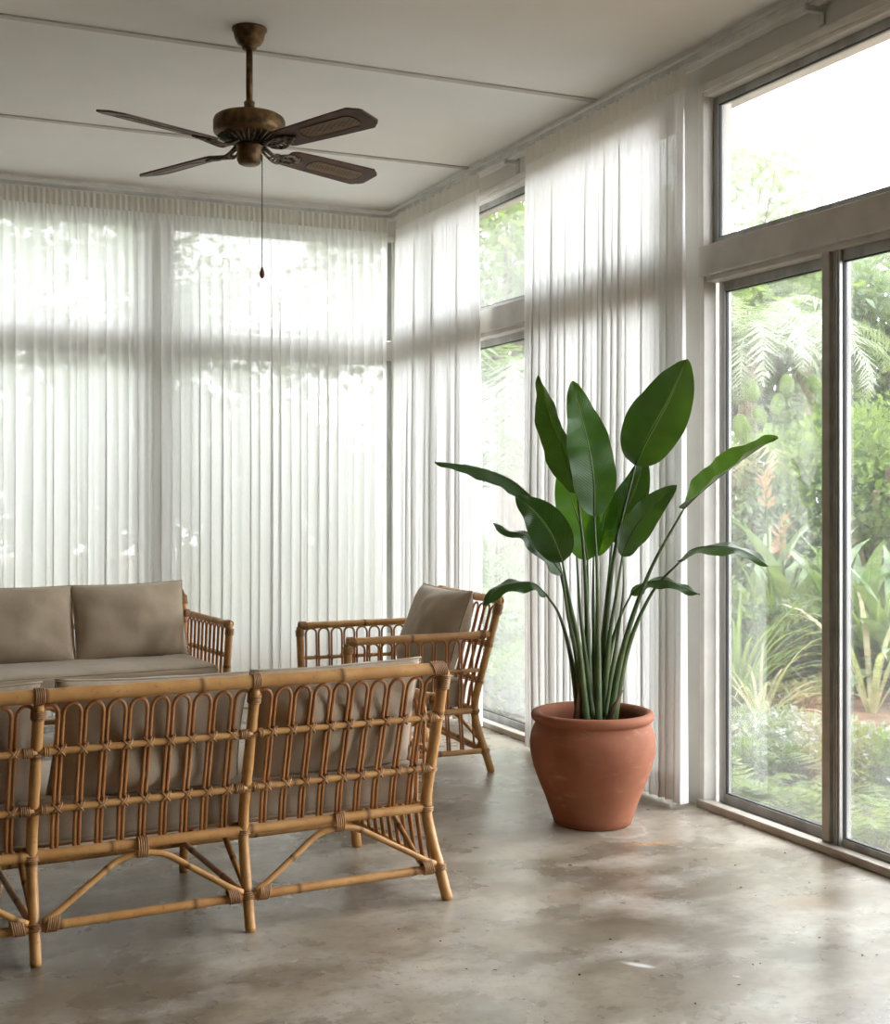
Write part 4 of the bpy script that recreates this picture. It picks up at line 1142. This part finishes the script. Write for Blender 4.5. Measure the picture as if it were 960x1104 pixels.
tag(root, 'pale green prickly pear pads rising above the rounded shrub in the left door pane', 'cactus')
# tree ferns and palms
fern('pale tree fern at the top of the left door pane, beside the jamb', G(805, 13.5), 22, 1.5, 'g_silver', 111, None, trunk=2.9, cat='tree fern', name='tree_fern', wid=.22, drop=1.9)
fern('pale tree fern at the top of the left door pane, near the mullion', G(868, 14.5), 22, 1.6, 'g_silver', 112, None, trunk=3.0, cat='tree fern', name='tree_fern', wid=.2, drop=1.9)
fern('spiky pale palm beside the left door jamb at mid height', G(782, 12.2), 22, 1.1, 'g_straw', 113, None, trunk=1.5, cat='palm', name='garden_palm', wid=.35, drop=2.0)
# trees far back
gt = 'trees far back in the garden'
for i, (px, t, th, cr, cz, mt, lb) in enumerate((
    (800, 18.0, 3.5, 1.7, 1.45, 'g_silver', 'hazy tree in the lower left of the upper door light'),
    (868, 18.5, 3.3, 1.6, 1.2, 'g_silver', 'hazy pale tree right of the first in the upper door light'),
    (905, 17.0, 2.2, 1.3, 1.15, 'g_grey', 'low hazy tree behind the door mullion'),
    (948, 17.5, 1.6, 1.6, 1.15, 'g_dark', 'dim tree at the top of the right door pane'),
    (835, 16.2, 1.8, 1.6, 1.2, 'g_dark', 'dark tree at mid height behind the left door pane'),
    (990, 16.5, 1.6, 1.4, 1.2, 'g_mid', 'tree cut by the right edge of the photo'),
    (770, 16.0, 2.0, 1.5, 1.5, 'g_mid', 'tree behind the left jamb of the sliding door'))):
    tree(lb, G(px, t), th, cr, cz, mt, 120+i, 2600, .17, gt)
# seen through the far gap of the right wall
shrub('pale bush low outside the gap between the right wall curtains', G(548, 9.2), .8, .45, 'g_grey', 2600, .07, 141, clump=9, aspect=.4)
shrub('small mid green bush lowest outside the curtain gap, against the glass', G(545, 8.2), .38, .26, 'g_mid', 1400, .06, 151, clump=7, aspect=.4)
shrub('grey green bush outside the corner end of the curtain gap', G(522, 10.5), .8, .65, 'g_grey', 2600, .08, 142, clump=9)
strap_plant('tall pale grass clump outside the gap between the right wall curtains', G(541, 9.3), 50, .8, .022, 'g_mid', 143, 'grass', 'grass_clump', arch=.45, upr=(.7,1.4), fat=False)
fern('pale palm with drooping fronds outside the gap between the right wall curtains', G(552, 12.0), 26, 1.7, 'g_grey', 144, None, trunk=2.4, cat='palm', name='garden_palm', wid=.3, drop=2.3)
tree('leafy green tree above the transom in the gap between the curtains', G(540, 13.5), 2.6, 1.5, 1.2, 'g_mid', 145, 3200, .14)
tree('tree behind the armchair, faint through the corner curtain', G(470, 14.0), 2.4, 1.6, 1.3, 'g_mid', 146, 2200, .17)
tree('tree behind the curtain next to the potted plant', G(640, 13.5), 2.3, 1.5, 1.2, 'g_mid', 147, 2200, .17)
tree('tree behind the curtain, close to the sliding door', G(705, 15.5), 2.3, 1.6, 1.3, 'g_mid', 148, 2200, .17)
shrub('leafy shrub behind the curtain next to the potted plant', G(640, 9.8), .9, .6, 'g_mid', 2000, .09, 149)
shrub('leafy shrub behind the curtain, nearest the sliding door', G(715, 9.6), .9, .65, 'g_mid', 2000, .09, 150)
# fence
fp = [G(560, 15.0), G(430, 15.2)]
def paling(label, a, b, h=1.9):
    a = Vector((a[0], a[1], 0)); b = Vector((b[0], b[1], 0)); e = (b-a).normalized(); L_ = (b-a).length
    root = empty('paling_fence', (a.x, a.y, GZ)); n_ = Vector((-e.y, e.x, 0)); k = 0; m_ = MB(); d = 0
    while d < L_:
        p0 = e*d; p1 = e*(d+.135); vs = []
        for q in (p0, p1):
            for off in (0, .02): vs += [q+n_*off+Vector((0,0,-.03)), q+n_*off+Vector((0,0,h))]
        m_.add(vs, [(0,1,5,4),(2,6,7,3),(0,2,3,1),(4,5,7,6),(1,3,7,5)]); d += .15
    m_.build('palings', M['fence'], root, smooth=False)
    m_ = MB()
    for z in (.4, 1.5): m_.tube([n_*.035+Vector((0,0,z)), n_*.035+e*L_+Vector((0,0,z))], .03, 4)
    m_.build('fence_rail', M['fence'], root, smooth=False)
    tag(root, label, 'fence')
paling('grey paling fence beyond the shrubs, seen between the right wall curtains', G(640, 15.2), G(380, 15.6))
# behind the back wall
gb = 'shapes faint through the back wall curtains'
for i, (x, y, th, cr, cz, mt) in enumerate(((2.2, 12.2, 2.0, 1.5, 1.3, 'g_mid'), (.3, 12.8, 2.2, 1.4, 1.2, 'g_grey'), (-1.6, 12.0, 1.8, 1.5, 1.3, 'g_mid'))):
    tree(('tree faint through the back curtain nearest the corner', 'tree faint through the back curtain left of the post', 'tree outside beyond the left edge of the back curtains')[i], (x, y), th, cr, cz, mt, 160+i, 2200, .17, gb)
for i, (x, y, rx, rz, mt) in enumerate(((1.2, 9.6, .7, .5, 'g_mid'), (2.7, 9.8, .7, .5, 'g_grey'), (-.5, 9.8, .7, .5, 'g_mid'))):
    shrub(('bush low behind the back curtain beside its post', 'bush low behind the back curtain near the corner', 'bush low behind the left part of the back curtains')[i], (x, y), rx, rz, mt, 1400, .09, 170+i, group=gb)

for i, (x, y) in enumerate(((-1.9, 11.0), (-.1, 11.3), (1.6, 11.0), (3.3, 11.2))):  # bushes added to keep bare sky from burning through the back curtains
    shrub(('tall bush added to screen the sky beyond the left edge of the back curtains', 'tall bush added to screen the sky behind the back curtain and the far sofa', 'tall bush added to screen the sky behind the back curtains and the dark post', 'tall bush added to screen the sky behind the curtains at the room corner')[i], (x, y), 1.25, 1.5, 'g_pale', 2600, .17, 190+i, group='added sky-screening bushes behind the back curtains', clump=12, aspect=.6)
# ------------------------------------------------------------------ light
w = bpy.data.worlds.new('overcast'); SC.world = w; w.use_nodes = True
N = w.node_tree.nodes; L = w.node_tree.links; N.clear()
bg = N.new('ShaderNodeBackground'); ow = N.new('ShaderNodeOutputWorld'); L.new(bg.outputs[0], ow.inputs[0])
tc = N.new('ShaderNodeTexCoord'); sx = N.new('ShaderNodeSeparateXYZ'); L.new(tc.outputs['Generated'], sx.inputs[0])
r = N.new('ShaderNodeValToRGB'); r.color_ramp.elements[0].position = .45; r.color_ramp.elements[0].color = (.90,.94,.97,1); r.color_ramp.elements[1].position = .9; r.color_ramp.elements[1].color = (.95,.98,1,1)
L.new(sx.outputs['Z'], r.inputs[0]); L.new(r.outputs[0], bg.inputs['Color'])
bg.inputs['Strength'].default_value = 2.7

# ------------------------------------------------------------------ camera
cd = bpy.data.cameras.new('camera'); cam = bpy.data.objects.new('camera', cd); COL.objects.link(cam)
cam.location = (0,0,H); cam.rotation_euler = (pi/2, 0, -YAW)
cd.sensor_fit = 'HORIZONTAL'; cd.sensor_width = 36; cd.lens = FP*36/960; cd.shift_y = -(552-532)/960
cd.clip_end = 200
SC.camera = cam
vs_ = SC.view_settings; vs_.view_transform = 'Standard'; vs_.look = 'None'; vs_.gamma = 1; vs_.exposure = 2.2; vs_.use_curve_mapping = False
SC.cycles.max_bounces = 10; SC.cycles.diffuse_bounces = 8; SC.cycles.transparent_max_bounces = 24; SC.cycles.transmission_bounces = 6
SC.cycles.caustics_reflective = False; SC.cycles.caustics_refractive = False
